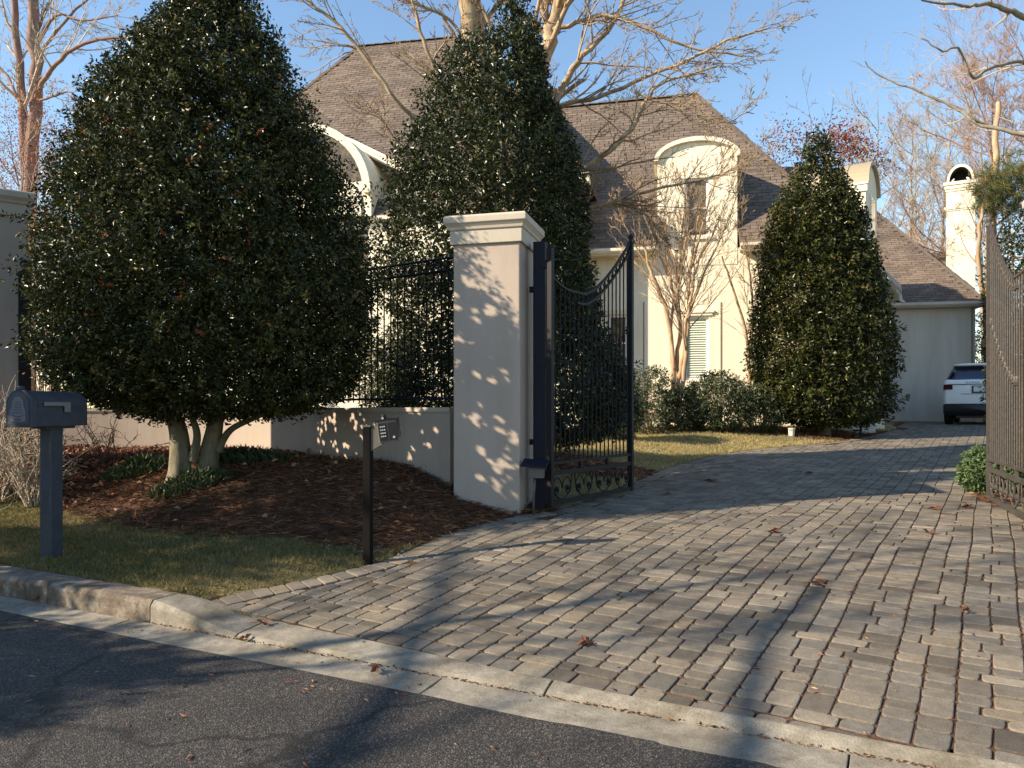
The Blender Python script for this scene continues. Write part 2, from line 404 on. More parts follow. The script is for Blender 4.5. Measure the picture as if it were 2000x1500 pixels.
# ------------------------------------------------------------------ ground sheet
def axis(lo, hi, step, far):
    a = list(np.arange(lo, hi, step)); v = step; x = hi
    r = []
    while x < far: r.append(x); v *= 1.25; x += v
    r.append(far); v = step; x = lo; l = []
    while x > -far: v *= 1.25; x -= v; l.append(x)
    return np.array(l[::-1]+a+r)
ax = axis(-9, 8, .14, 420); ay = axis(3, 14, .14, 420)
GX, GY = np.meshgrid(ax, ay); GZ = G(GX, GY, True)
nx, ny = len(ax), len(ay)
V = np.stack([GX.ravel(), GY.ravel(), GZ.ravel()], 1)
i, j = np.meshgrid(np.arange(nx-1), np.arange(ny-1)); k = (j*nx+i).ravel()
me = tri_mesh('ground', V, np.stack([k, k+1, k+1+nx, k+nx], 1), M['ground'], smooth=True)
zz = zone(GX, GY).astype(float).ravel()
at_ = me.attributes.new('zone', 'FLOAT', 'POINT'); at_.data.foreach_set('value', zz.astype(np.float32))
tag(link('ground', me), kind='structure')
# road
mb = MB(); mb.add([(*frm(-150, -5.4), .0), (*frm(150, -5.4), .0), (*frm(150, 3.275), .0), (*frm(-150, 3.275), .0)], [(0, 1, 2, 3)])
tag(mb.build('road', M['asphalt']), kind='structure')
# gutter and kerb, in cast sections
gut = tag(empty('gutter'), kind='structure'); kerb = tag(empty('kerb'), kind='structure')
def section(name, a1, a2, prof_fn, m, parent, n=6, jit=.002):
    loops = []
    for q in range(n+1):
        a = a1+(a2-a1)*q/n
        loops.append([Vector((*frm(a, s_+rng.normal(0, jit)), z_+rng.normal(0, jit))) for s_, z_ in prof_fn(a)])
    MB().loft(loops).build(name, m, parent, bevel=.004)
def gprof(a): return [(3.26, .0), (3.26, -.1), (3.50, -.1), (3.50, .014), (3.40, .006)][::-1]
ka, kb = -4.62, -3.95
def kprof(a):
    t = float(sm((a-ka)/(kb-ka+.25)))
    zt = .165*(1-t)+.034*t; w = .155*(1-t)+.20*t
    bk = 3.775*(1-t)+(sfront(a)-.006)*t
    return [(3.505, -.1), (bk, -.1), (bk, zt-.012+.034*t), (3.52+(bk-3.52)*.8, zt+.0+.018*t), (3.535+.01*t, zt), (3.508, zt-.035+.012*t)]
ga = [-60, -30, -16, -10, -7.4, -4.72, -2.2, -.2, 1.3, 3.5, 6, 10, 30, 90]
for a1, a2 in zip(ga[:-1], ga[1:]): section('gutter_section', a1+.004, a2-.004, gprof, M['concrete'], gut)
kaa = [-60, -30, -16, -10, -7.6, -5.66, -4.53, -3.75, -1.61, 1.0, 4.2, 7.2]
for a1, a2 in zip(kaa[:-1], kaa[1:]):
    section('kerb_section', a1+.006, a2-.006, kprof, M['kerbdirty'] if a2 < -4.4 else M['concrete'], kerb, 8, .003 if a2 < -4 else .0015)
# ------------------------------------------------------------------ driveway
NXB, NYB = 90, 110
bx_ = np.concatenate([np.linspace(-3, 8, 70), np.linspace(8.3, 31, 40)]); by_ = np.concatenate([np.linspace(-4, 12, 90), np.linspace(12.3, 28.5, 40)])
BX, BY = np.meshgrid(bx_, by_); BZ = P(S(BX, BY))-.0085
kk = (np.arange(len(by_)-1)[:, None]*len(bx_)+np.arange(len(bx_)-1)[None, :]).ravel()
quad = np.stack([kk, kk+1, kk+1+len(bx_), kk+len(bx_)], 1)
cx = BX.ravel()[quad].mean(1); cy = BY.ravel()[quad].mean(1)
ok = inside(cx, cy, DP) | (seg_dist(cx, cy, DP) < .12)
ok &= S(cx, cy) > 3.62
drive = tag(link('driveway', tri_mesh('driveway', np.stack([BX.ravel(), BY.ravel(), BZ.ravel()], 1), quad[ok], M['sand'], smooth=True)), kind='structure')
inset = .21
LEe = [frm(a0, sfront(a0)-.02)]+LE
def clip_edge(poly):
    """cut a paver polygon so that it stays inside the border course"""
    cxm = sum(p[0] for p in poly)/len(poly); cym = sum(p[1] for p in poly)/len(poly)
    for q in range(len(LEe)-1):
        (x0, y0), (x1, y1) = LEe[q], LEe[q+1]
        dx, dy = x1-x0, y1-y0; L = math.hypot(dx, dy); 
        t = ((cxm-x0)*dx+(cym-y0)*dy)/(L*L)
        if t < -.5 or t > 1.5: continue
        nx_, ny_ = dy/L, -dx/L     # to the right of the edge = into the drive
        f = lambda p: (p[0]-x0)*nx_+(p[1]-y0)*ny_-inset
        if min(f(p) for p in poly) >= 0: continue
        if min(abs(f(p)) for p in poly) > .5 and max(f(p) for p in poly) < 0 and (t < 0 or t > 1): continue
        out = []
        for a_, b_ in zip(poly, poly[1:]+poly[:1]):
            fa, fb = f(a_), f(b_)
            if fa >= 0: out.append(a_)
            if fa*fb < 0:
                u = fa/(fa-fb); out.append((a_[0]+(b_[0]-a_[0])*u, a_[1]+(b_[1]-a_[1])*u))
        poly = out
        if len(poly) < 3: return None
    ar = abs(sum(poly[i_][0]*poly[(i_+1) % len(poly)][1]-poly[(i_+1) % len(poly)][0]*poly[i_][1] for i_ in range(len(poly))))/2
    return poly if ar > .004 else None
pr = random.Random(5)
pav = []         # (a, s, width, length, x, y)
mod = .0485; a_ = -4.9; SP0 = 3.487
def addp(a, s_, w, l):
    x_, y_ = frp(a+w/2, s_+l/2)
    if y_ > -1.5 and y_ < 28 and x_ < 26 and (x_ < y_*.68+1.6) and S(x_, y_) > 3.57: pav.append((a, s_, w, l, x_, y_))
while a_ < 27:
    W6 = pr.choice([6, 6, 7]); s_ = SP0
    for w0, w1 in ((0, 3), (3, W6)): addp(a_+w0*mod, s_, (w1-w0)*mod, 3*mod)
    s_ += 3*mod
    while s_ < 31:
        if pr.random() < .5:
            for w0, w1 in ((0, 3), (3, W6)):
                t = s_
                for l in pr.choice([(2, 4), (3, 3), (4, 2), (2, 2, 2), (3, 3), (2, 4)]): addp(a_+w0*mod, t, (w1-w0)*mod, l*mod); t += l*mod
            s_ += 6*mod
        else:
            k_ = pr.choice([2, 4, 3, 4, 2]); l = pr.choice([2, 3, 2])
            addp(a_, s_, k_*mod, l*mod); addp(a_+k_*mod, s_, (W6-k_)*mod, l*mod); s_ += l*mod
    a_ += W6*mod
pa = np.array(pav); ins = inside(pa[:, 4], pa[:, 5], DP) | (seg_dist(pa[:, 4], pa[:, 5], LEe, False) < .12)
pav = [p for p, k_ in zip(pav, ins) if k_]
items = []
for (ac, s0, w, l, x_, y_) in pav:
    g, gs = .0048, .0062
    jt = lambda: pr.gauss(0, .0016)
    cor = [(ac+g+jt(), s0+gs+jt()), (ac+w-g+jt(), s0+gs+jt()), (ac+w-g+jt(), s0+l-gs+jt()), (ac+g+jt(), s0+l-gs+jt())]
    wq = lambda a, q: (a+.006*math.sin(q*1.9+a*.7)+.003*math.sin(q*5.3), q+.006*math.sin(a*2.3+q*.5)+.004*math.sin(a*6.1))
    poly = [frp(*wq(*c_)) for c_ in cor]
    poly = [(x+NX*max(0, 3.612-S(x, y)), y+NY*max(0, 3.612-S(x, y))) for x, y in poly]
    if x_ < 11 and min(math.hypot(x_-q[0], y_-q[1]) for q in LEe) < 1.6:
        poly = clip_edge(poly)
        if poly is None: continue
    items.append((poly, x_, y_))
# border course: bricks laid across the edge line
acc = 0.0; pts = [Vector(p) for p in LEe]
dense = []
for p, q in zip(pts[:-1], pts[1:]):
    n_ = max(1, int((q-p).length/.02))
    for t in range(n_): dense.append(p.lerp(q, t/n_))
last = dense[0]; k0 = 0
for k_ in range(1, len(dense)):
    if (dense[k_]-last).length >= .118:
        p, q = last, dense[k_]; d_ = (q-p).normalized(); r_ = Vector((d_.y, -d_.x))
        if S(p.x, p.y) > sfront(a0)-.03:
            p1 = p+d_*.005; q1 = q-d_*.005; o0, o1 = .0, inset-.008
            items.append(([tuple(p1+r_*o0), tuple(q1+r_*o0), tuple(q1+r_*o1), tuple(p1+r_*o1)][::-1], (p.x+q.x)/2, (p.y+q.y)/2))
        last = q
def proj_area(poly, z):
    q = [((x/max(y, .3))*FPX+1000, HZ-(z-EYE)/max(y, .3)*FPX) for x, y in poly]
    if min(y for x, y in poly) < .5: return 0
    mx = sum(p[0] for p in q)/len(q); my = sum(p[1] for p in q)/len(q)
    if not (0 < mx < 2000 and my < 1352): return 0
    return abs(sum(q[i_][0]*q[(i_+1) % len(q)][1]-q[(i_+1) % len(q)][0]*q[i_][1] for i_ in range(len(q))))/2
sc_it = sorted(range(len(items)), key=lambda i_: -proj_area(items[i_][0], float(P(S(items[i_][1], items[i_][2])))))
single = set(sc_it[:300])
def paver_geo(poly, z, near, tilt):
    if sum(poly[i_][0]*poly[(i_+1) % len(poly)][1]-poly[(i_+1) % len(poly)][0]*poly[i_][1] for i_ in range(len(poly))) < 0: poly = poly[::-1]
    cx_ = sum(p[0] for p in poly)/len(poly); cy_ = sum(p[1] for p in poly)/len(poly)
    if near:   # round the corners
        out = []; n_ = len(poly); r_ = .019
        for i_ in range(n_):
            p = Vector(poly[i_]); a1 = Vector(poly[i_-1])-p; b1 = Vector(poly[(i_+1) % n_])-p
            ra = min(r_*pr.uniform(.5, 1.5), a1.length*.4, b1.length*.4)
            out.append(p+a1.normalized()*ra); out.append(p+(a1.normalized()+b1.normalized())*ra*.28); out.append(p+b1.normalized()*ra)
        poly = out
    ch = .010
    zf = lambda x, y: z+(x-cx_)*tilt[0]+(y-cy_)*tilt[1]
    def ring(insd, dz):
        res = []
        for p in poly:
            v_ = Vector((p[0]-cx_, p[1]-cy_)); L_ = v_.length
            f_ = max(.2, (L_-insd)/L_); x, y = cx_+v_.x*f_, cy_+v_.y*f_
            res.append(Vector((x, y, zf(x, y)+dz)))
        return res
    n_ = len(poly)
    if near: rings = [ring(0, -.045), ring(0, -.006), ring(.0015, -.002), ring(.0065, 0)]
    else: rings = [ring(0, -.045), ring(0, -.004), ring(.005, 0)]
    vs = [p for r_ in rings for p in r_]; fs = []
    for j_ in range(len(rings)-1):
        fs += [(j_*n_+i_, j_*n_+(i_+1) % n_, (j_+1)*n_+(i_+1) % n_, (j_+1)*n_+i_) for i_ in range(n_)]
    fs.append(tuple((len(rings)-1)*n_+i_ for i_ in range(n_)))
    return vs, fs
far = MB(); far_tone = []
slope = lambda x, y: ((float(P(S(x, y)+.1))-float(P(S(x, y)-.1)))/.2)
for i_, (poly, x_, y_) in enumerate(items):
    z = float(P(S(x_, y_)))+pr.gauss(0, .0010); k_ = slope(x_, y_)
    tl = (k_*NX+pr.gauss(0, .006), k_*NY+pr.gauss(0, .006))
    dist_ = math.hypot(x_, y_)
    vs, fs = paver_geo(poly, z, dist_ < 8.5, tl)
    if i_ in single:
        c_ = Vector((x_, y_, z)); m_ = MB().add([v_-c_ for v_ in vs], fs)
        o = m_.build('paver', M['paver'], drive); o.location = c_
        for pz in o.data.polygons: pz.use_smooth = pz.index < 24*10 and len(pz.vertices) == 4 and False
    else:
        far.add(vs, fs); far_tone += [pr.random()]*len(vs)
o = far.build('paver', M['paver'], drive); o['kind'] = 'stuff'
at_ = o.data.attributes.new('tone', 'FLOAT', 'POINT'); at_.data.foreach_set('value', far_tone)
# ------------------------------------------------------------------ pillars
def sq_pillar(center, rz, prof, body_z, label, cap_z):
    root = empty('gate_pillar', (center[0], center[1], 0), rz)
    tag(root, label, 'pillar')
    def ring(h, z): return [Vector((x*h, y*h, z)) for x, y in ((-1, -1), (1, -1), (1, 1), (-1, 1))]
    MB().loft([ring(prof[0], body_z[0]), ring(prof[0], body_z[1])]).build('shaft', M['pillar'], root, bevel=.012)
    MB().loft([ring(h, z) for h, z in cap_z]).build('cap', M['pillar_cap'], root, bevel=.006)
    return root
T15 = math.atan2(-.259, .966)
zt = 3.50
def capprof(h, z): return [(h+.012, z-.30), (h+.03, z-.30), (h+.03, z-.155), (h+.045, z-.15), (h+.052, z-.12), (h+.075, z-.09), (h+.085, z-.082), (h+.085, z-.02), (h+.07, z), (h-.1, z+.012)]
c15 = Vector((.08, 8.0))-Vector((.966, -.259))*.365+Vector((.259, .966))*.365
sq_pillar(c15, T15, [.365], (0, zt-.28), 'tall square stucco pillar with moulded cap beside the open left gate leaf', capprof(.365, zt))
cL = Vector((-5.86, 9.30))-Vector((.8, .6))*.40+Vector((-.6, .8))*.40
sq_pillar(cL, math.atan2(.6, .8), [.40], (0, 3.79), 'square stucco pillar in shade at the far left behind the mailbox', capprof(.40, 4.07))
cRt = Vector((4.83, 6.72))+Vector((.966, -.259))*.40+Vector((.259, .966))*.365
sq_pillar(cRt, T15, [.365], (0, zt-.28), 'square stucco pillar carrying the right gate leaf', capprof(.365, zt))
# ------------------------------------------------------------------ low wall and fence
wr = tag(empty('low_wall'), 'low curved stucco wall behind the big holly joining the two pillars', 'wall')
def offs(path, o):
    r = []
    for i_, p in enumerate(path):
        d_ = (path[min(i_+1, len(path)-1)]-path[max(i_-1, 0)]).normalized(); r.append(p+Vector((d_.y, -d_.x))*-o)
    return r
# left of travel (towards the road) is -offset
WT = 1.475
A1, A2 = offs(WALL, -.11), offs(WALL, .11)
MB().loft([[Vector((a_.x, a_.y, .2)), Vector((b_.x, b_.y, .2)), Vector((b_.x, b_.y, WT-.05)), Vector((a_.x, a_.y, WT-.05))] for a_, b_ in zip(A1, A2)]).build('wall_body', M['pillar'], wr)
A1, A2 = offs(WALL, -.125), offs(WALL, .125)
MB().loft([[Vector((a_.x, a_.y, WT-.05)), Vector((b_.x, b_.y, WT-.05)), Vector((b_.x, b_.y, WT)), Vector((a_.x, a_.y, WT))] for a_, b_ in zip(A1, A2)]).build('coping', M['pillar_cap'], wr)
fr = tag(empty('iron_fence'), 'black iron picket fence standing on the low stucco wall', 'fence')
tot = 0; samp = []
for p, q in zip(WALL[:-1], WALL[1:]):
    L_ = (q-p).length; t = 0
    while tot+L_ > len(samp)*.112:
        u = (len(samp)*.112-tot)/L_; samp.append(p.lerp(q, u))
    tot += L_
pk = MB(); pk.tube([(0, 0, WT+.06), (0, 0, 3.17)], .0085, 4); pkm = None
for i_, p in enumerate(samp[1:-1]):
    if pkm is None:
        o = pk.build('picket', M['iron'], fr); pkm = o.data
    else: o = link('picket', pkm, fr)
    o.location = (p.x, p.y, 0)
for z_ in (WT+.10, 3.02, 3.16):
    MB().tube([(p.x, p.y, z_) for p in WALL[:-1]], .014, 4).build('rail', M['iron'], fr)
rg = None
for p, q in zip(samp[1:-1], samp[2:]):
    c_ = (p+q)/2; d_ = (q-p).normalized()
    o = MB().torus((0, 0, 0), .042, .006, Vector((d_.x, d_.y, 0)), Vector((0, 0, 1)), 12, 4).build('ring', M['iron'], fr); o.location = (c_.x, c_.y, 3.09)
fp = tag(empty('fence_post', (-5.80, 9.14, -.25), math.atan2(.6, .8)), 'dark iron fence post with ball finial against the shaded left pillar', 'post')
MB().box((0, 0, 2.3), (.125, .09, 2.0)).build('shaft', M['iron'], fp)
MB().lathe((0, 0, 0), [(.085, 3.29), (.09, 3.31), (.06, 3.34), (.025, 3.36), (.025, 3.38), (.05, 3.41), (.055, 3.44), (.04, 3.47), (0.005, 3.49)], 12).build('finial', M['iron'], fp, smooth=True)
MB().box((.20, 0, 3.05), (.34, .03, .03)).box((.20, 0, 2.90), (.34, .03, .03)).build('rail_stub', M['iron'], fp)
MB().torus((.13, 0, 2.975), .04, .008, Vector((1, 0, 0)), Vector((0, 0, 1)), 12, 4).build('ring', M['iron'], fp)
# ------------------------------------------------------------------ gates
def make_gate(hinge, free, zb, flip, m, label):
    dx, dy = free[0]-hinge[0], free[1]-hinge[1]; L = math.hypot(dx, dy)
    g = tag(empty('gate_leaf', (hinge[0], hinge[1], 0), math.atan2(dy, dx)), label, 'gate')
    def top(t):
        return zb+2.32+.80*max(0, (t-.36)/.64)**1.45+.10*max(0, (.22-t)/.22)**2
    mk = lambda: MB()
    mk().box((0.0, 0, zb+1.36), (.06, .06, 2.72)).build('hinge_stile', m, g)
    mk().box((L, 0, zb+1.55), (.058, .058, 3.12)).build('lock_stile', m, g)
    mk().lathe((L, 0, zb+3.11), [(.04, 0), (.042, .015), (.02, .03), (.018, .045), (.034, .07), (.036, .09), (.022, .115), (.002, .13)], 10).build('finial', m, g, smooth=True)
    for nme, z_, h_ in (('bottom_rail', zb+.02, .05), ('middle_rail', zb+.34, .045), ('upper_rail', zb+.45, .028)):
        mk().box2((.03, -.02, z_-h_/2), (L-.029, .02, z_+h_/2)).build(nme, m, g)
    # swept top rails (double)
    for nme, dz in (('top_rail', 0), ('lower_top_rail', -.115)):
        b_ = mk(); ls_ = []
        for k_ in range(33):
            t = k_/32; z_ = top(t)+dz; x_ = .03+(L-.06)*t
            ls_.append([Vector((x_, -.014, z_-.012)), Vector((x_, .014, z_-.012)), Vector((x_, .014, z_+.014)), Vector((x_, -.014, z_+.014))])
        if dz < 0: ls_ = ls_[9:]
        b_.loft(ls_).build(nme, m, g)
    n = 18; sp = L/(n+1)
    for k_ in range(1, n+1):
        x_ = k_*sp; t = x_/L
        mk().tube([(x_, 0, zb+.46), (x_, 0, top(t)-.01)], .0095, 4).build('picket', m, g)
        if t > .30:
            zk = top(t)-1.02
            mk().lathe((x_, 0, zk), [(.010, -.05), (.022, -.04), (.012, -.02), (.030, 0), (.012, .02), (.022, .04), (.010, .05)], 8).build('knuckle', m, g, smooth=True)
    for k_ in range(n+1):
        x_ = (k_+.5)*sp; t = x_/L
        if t < .30: continue
        z_ = top(t)-.058
        mk().torus((x_, 0, z_), .038, .0075, Vector((1, 0, 0)), Vector((0, 0, 1)), 12, 4).build('ring', m, g)
    for t in (1/3, 2/3): mk().box((L*t, 0, zb+.395), (.035, .03, .10)).build('connector', m, g)
    # scroll work in the bottom panel
    X_, Z_ = Vector((1, 0, 0)), Vector((0, 0, 1)); cw = .45; k_ = 0
    for q in range(4):
        xc = L*(q+.5)/4
        for s_ in (-1, 1):
            pts = []
            for u in range(26):
                t = u/25; ang = math.pi*2.3*t; r_ = .13*(1-t)+.02
                pts.append((xc+s_*(.115+r_*math.cos(ang+math.pi)*.75), 0, zb+.165+r_*math.sin(ang)*.95))
            mk().tube(pts, .008, 4).build('scroll', m, g)
            pts = [(xc+s_*.21*math.sin(t_*math.pi/2), 0, zb+.05+.26*(1-math.cos(t_*math.pi/2))) for t_ in [i_/8 for i_ in range(9)]]
            mk().tube(pts, .008, 4).build('scroll', m, g)
            mk().lathe((xc+s_*.115, 0, zb+.165), [(.004, -.03), (.028, -.012), (.03, .008), (.006, .03)], 8).build('rosette', m, g)
    return g
gl = make_gate((.405, 8.1), (1.50, 9.70), .435, 1, M['iron'], 'open black wrought iron gate leaf hinged on the left pillar')
gr = make_gate((4.66, 6.86), (5.46, 8.78), .43, -1, M['browned'], 'open iron gate leaf coloured a dusty sunlit brown at the right edge of the drive')
MB().tube([(1.93, -.03, 2.05), (1.85, -.05, 2.02), (1.80, -.05, 1.98), (1.70, -.05, 1.86), (1.68, -.05, 1.78)], [.02, .016, .014, .012, .006], 5).build('latch', M['browned'], gr, smooth=True)
hp = tag(empty('hinge_post', (.305, 8.28, 0), T15), 'tall dark navy steel box post between the stucco pillar and the left gate leaf', 'post')
MB().box((0, 0, 1.80), (.13, .13, 2.9)).build('shaft', M['navy'], hp, bevel=.004)
for z_ in (.75, 1.95, 3.0): MB().box((.085, -.07, z_), (.09, .035, .09)).build('hinge', M['iron'], hp)
for z_ in (1.1, 2.75): MB().box((-.09, .02, z_), (.06, .06, .06)).build('bracket', M['iron'], hp)
ob = tag(empty('gate_sensor_box', (.235, 7.93, 0), T15), 'small electrical box with dark hood and conduit at the foot of the left gate post', 'electrical box')
MB().add([(-.13, -.09, .865), (.13, -.09, .845), (.13, .09, .90), (-.13, .09, .92), (-.13, -.09, .885), (.13, -.09, .865), (.13, .09, .92), (-.13, .09, .94)],
         [(0, 3, 2, 1), (4, 5, 6, 7), (0, 1, 5, 4), (1, 2, 6, 5), (2, 3, 7, 6), (3, 0, 4, 7)]).build('hood', M['navy'], ob)
MB().box((.02, 0, .80), (.15, .10, .11)).build('housing', M['poststeel'], ob, bevel=.005)
MB().tube([(.0, 0, .75), (-.01, .0, .6), (-.02, .02, .32)], .013, 8).build('conduit', M['poststeel'], ob, smooth=True)
# ------------------------------------------------------------------ keypad post
kx, ky = -1.185, 6.32; kz = g1(kx, ky)
kp = tag(empty('keypad_post', (kx, ky, kz), R(-14)), 'thin dark metal post holding a gate keypad in front of the pine straw bed', 'keypad')
zt_ = 1.31-kz
MB().box((0, 0, (zt_-.2)/2), (.066, .066, zt_+.2)).build('post', M['postwood'], kp, bevel=.004)
MB().box((0, 0, zt_+.004), (.074, .074, .012)).build('post_cap', M['poststeel'], kp)
MB().prism([(.033, -.018, zt_-.015), (.14, -.018, zt_+.03), (.14, -.018, zt_-.14), (.033, -.018, zt_-.20)], (0, .03, 0)).build('arm', M['poststeel'], kp)
bx = empty('box', (.20, -.03, zt_-.02)); bx.parent = kp; bx.rotation_euler = (R(-6), R(-9), R(-22))
# (the keypad box is one housing mesh with its own fittings below)
bpy.data.objects.remove(bx)
KM = Matrix.Translation((.195, -.035, zt_-.035)) @ Matrix.Rotation(R(18), 4, 'Z') @ Matrix.Rotation(R(-8), 4, 'Y')
hs = MB().box((0, 0, 0), (.165, .075, .175)).build('housing', M['keyface'], kp, bevel=.005); hs.matrix_local = KM
def kpart(mb_, name, m):
    o = mb_.build(name, m, hs); return o
kpart(MB().prism([(-.09, -.045, .088), (.095, -.045, .088), (.095, .04, .100), (-.09, .04, .100)], (0, 0, .008)).prism([(.083, -.05, .088), (.095, -.05, .088), (.095, -.05, -.04), (.083, -.042, -.06)], (0, .085, 0)), 'hood', M['iron'])
kpart(MB().box((-.038, -.040, -.003), (.068, .008, .145)), 'number_panel', M['keyblack'])
kpart(MB().box((.040, -.040, -.003), (.066, .008, .145)), 'speaker_panel', M['keyblack'])
kk_ = MB()
for r_ in range(4):
    for c_ in range(3):
        kk_.box((-.054+c_*.015, -.046, .042-r_*.026), (.010, .006, .010))
kpart(kk_, 'keys', M['keywhite'])['kind'] = 'stuff'
kpart(MB().tube([(.043, -.043, -.052), (.043, -.050, -.052)], .010, 10), 'button', M['keywhite'])
kpart(MB().lathe((-.02, 0, .092), [(.020, 0), (.020, .03), (.016, .045), (.004, .05)], 10), 'lamp', M['iron'])
kpart(MB().tube([(-.03, -.02, .11), (-.03, -.028, .11)], .009, 8), 'lens', M['keywhite'])
# ------------------------------------------------------------------ mailbox
mx_, my_ = -4.0, 6.67; mz_ = g1(mx_, my_)
MZ = EYE+(800-832)/FPX*6.6
mbx = tag(empty('mailbox', (mx_, my_, mz_), R(73)), 'grey blue metal mailbox on a square post by the kerb', 'mailbox')
bz = MZ-mz_
MB().box((0, 0, bz/2-.15), (.125, .125, bz+.3)).build('post', M['mail'], mbx, bevel=.008)
MB().box((.02, 0, bz-.012), (.30, .16, .022)).build('mounting_plate', M['mail'], mbx)
def mprof(w, h, x, n=12):
    l = [Vector((x, -w, 0)), Vector((x, w, 0))]
    for q in range(n+1):
        t = math.pi*q/n; l.append(Vector((x, w*math.cos(t), (h-w*.92)+math.sin(t)*w*.92)))
    return l
def up(l, z): return [p+Vector((0, 0, z)) for p in l]
bl = [up(mprof(.128, .30, x_), bz) for x_ in (-.27, .24)]+[up(mprof(.118, .285, .265), bz), up(mprof(.095, .25, .28), bz)]
mb_body = MB().loft(bl).build('box', M['mail'], mbx, smooth=False, bevel=.003)
MB().box2((-.25, -.1335, bz+.165), (.255, -.128, bz+.178)).build('seam', M['mail'], mb_body)
MB().box2((-.262, -.133, bz+.0), (.255, -.128, bz+.018)).build('lower_seam', M['mail'], mb_body)
dr = MB().loft([up(mprof(.142, .318, -.315), bz-.008), up(mprof(.142, .318, -.262), bz-.008)]).build('door', M['mail'], mbx, bevel=.006)
MB().loft([up(mprof(.112, .262, -.319), bz+.022), up(mprof(.112, .262, -.312), bz+.022)]).build('door_panel', M['plate_dark'], dr)
MB().box((-.30, 0, bz+.322), (.05, .05, .03)).build('door_catch', M['mail'], dr, bevel=.006)
def pl(w, h, x): return [Vector((x, -w, 0)), Vector((x, w, 0)), Vector((x, w, h*.45)), Vector((x, w*.8, h*.6)), Vector((x, w*.7, h*.85)), Vector((x, w*.35, h)), Vector((x, -w*.35, h)), Vector((x, -w*.7, h*.85)), Vector((x, -w*.8, h*.6)), Vector((x, -w, h*.45))]
MB().loft([up(pl(.082, .205, -.324), bz+.040), up(pl(.082, .205, -.318), bz+.040)]).build('name_plate', M['plate'], dr)
e = MB()
for z_, w_ in ((.20, .05), (.18, .085), (.16, .07), (.14, .09), (.118, .10), (.062, .08), (.052, .06)): e.box((-.3255, 0, bz+z_), (.003, w_, .006))
e.torus((-.325, 0, bz+.115), .06, .003, Vector((0, 1, 0)), Vector((0, 0, 1)), 10, 4, (math.pi*1.1, math.pi*1.9), .6)
e.build('engraving', M['plate_dark'], dr)
fl = MB().box2((-.20, -.150, bz+.172), (.055, -.140, bz+.205)).box2((.0, -.1505, bz+.118), (.06, -.1405, bz+.2055)).build('flag', M['flag'], mbx, bevel=.002)
MB().tube([(.03, -.128, bz+.19), (.03, -.14, bz+.19)], .012, 8).build('pivot', M['mail'], mbx)
#PART3
# ------------------------------------------------------------------ house
HO = Vector((4.06, 20.3)); HT = R(-12)
ct, st_ = math.cos(HT), math.sin(HT)
def tol(x, y): dx, dy = x-HO.x, y-HO.y; return (dx*ct+dy*st_, -dx*st_+dy*ct)
CAML = Vector((*tol(0, 0), EYE))
def ray(px, py):
    x, y = (px-1000)/FPX, 1.0
    return Vector((x*ct+y*st_, -x*st_+y*ct, (HZ-py)/FPX))
def W(px, py, c):          # local point where the sight line meets the vertical plane y=c
    r_ = ray(px, py); t = (c-CAML.y)/r_.y; return CAML+r_*t
def RP(px, py, c0, z0, k):   # ... meets the roof plane z = z0+k*(y-c0)
    r_ = ray(px, py); t = (z0+k*(CAML.y-c0)-CAML.z)/(r_.z-k*r_.y); return CAML+r_*t
house = tag(empty('house', (HO.x, HO.y, 0), HT), 'large cream stucco house with brown hipped shingle roofs and arched dormers', 'house')
def wall_holes(x0, x1, z0, z1, c, th, holes, name='wall', m=None, parent=None):
    xs = sorted({x0, x1}|{h[0] for h in holes}|{h[1] for h in holes}); zs = sorted({z0, z1}|{h[2] for h in holes}|{h[3] for h in holes})
    mb = MB()
    for xa, xb in zip(xs[:-1], xs[1:]):
        for za, zb in zip(zs[:-1], zs[1:]):
            xm, zm = (xa+xb)/2, (za+zb)/2
            if any(h[0] < xm < h[1] and h[2] < zm < h[3] for h in holes): continue
            mb.add([(xa, c, za), (xb, c, za), (xb, c, zb), (xa, c, zb)], [(0, 1, 2, 3)])
    for h in holes:
        a, b, e_, f = h
        mb.add([(a, c, e_), (b, c, e_), (b, c, f), (a, c, f), (a, c+th, e_), (b, c+th, e_), (b, c+th, f), (a, c+th, f)], [(0, 4, 5, 1), (1, 5, 6, 2), (2, 6, 7, 3), (3, 7, 4, 0)])
    return mb.build(name, m or M['house'], parent or house)
def window(h, c, blinds=False, brown=False, parent=None, mull=True):
    a, b, e_, f = h; pa_ = parent or house
    w_ = MB(); t = .06
    for q in ((a, e_, a+t, f), (b-t, e_, b, f), (a+t, e_, b-t, e_+t), (a+t, f-t, b-t, f)): w_.box2((q[0], c+.06, q[1]), (q[2], c+.12, q[3]))
    fr_ = w_.build('window' if pa_ == house else 'window_frame', M['white'], pa_)
    tgt = fr_ if pa_ == house else pa_
    MB().box2((a+t, c+.10, e_+t), (b-t, c+.112, f-t)).build('pane' if pa_ == house else 'window_pane', M['glassbrown'] if brown else M['glass'] if not blinds else M['blind'], tgt)
    if blinds:
        z_ = e_+t+.02; base = None
        while z_ < f-t-.02:
            if base is None: base = MB().add([(a+t, .0, 0), (b-t, .0, 0), (b-t, .035, .045), (a+t, .035, .045), (a+t, -.004, .004), (b-t, -.004, .004), (b-t, .031, .049), (a+t, .031, .049)], [(0, 3, 2, 1), (4, 5, 6, 7), (0, 1, 5, 4), (2, 3, 7, 6)]).build('slat', M['blind'], tgt); o = base
            else: o = link('slat', base.data, tgt)
            o.location = (0, c+.062, z_); z_ += .062
    if mull and not blinds: MB().box2((a+t, c+.085, (e_+f)/2-.02), (b-t, c+.10, (e_+f)/2+.02)).build('meeting_rail' if pa_ == house else 'window_bar', M['white'], tgt)
    return fr_
wx = lambda px, c: W(px, 500, c).x
wz = lambda py, px, c: W(px, py, c).z
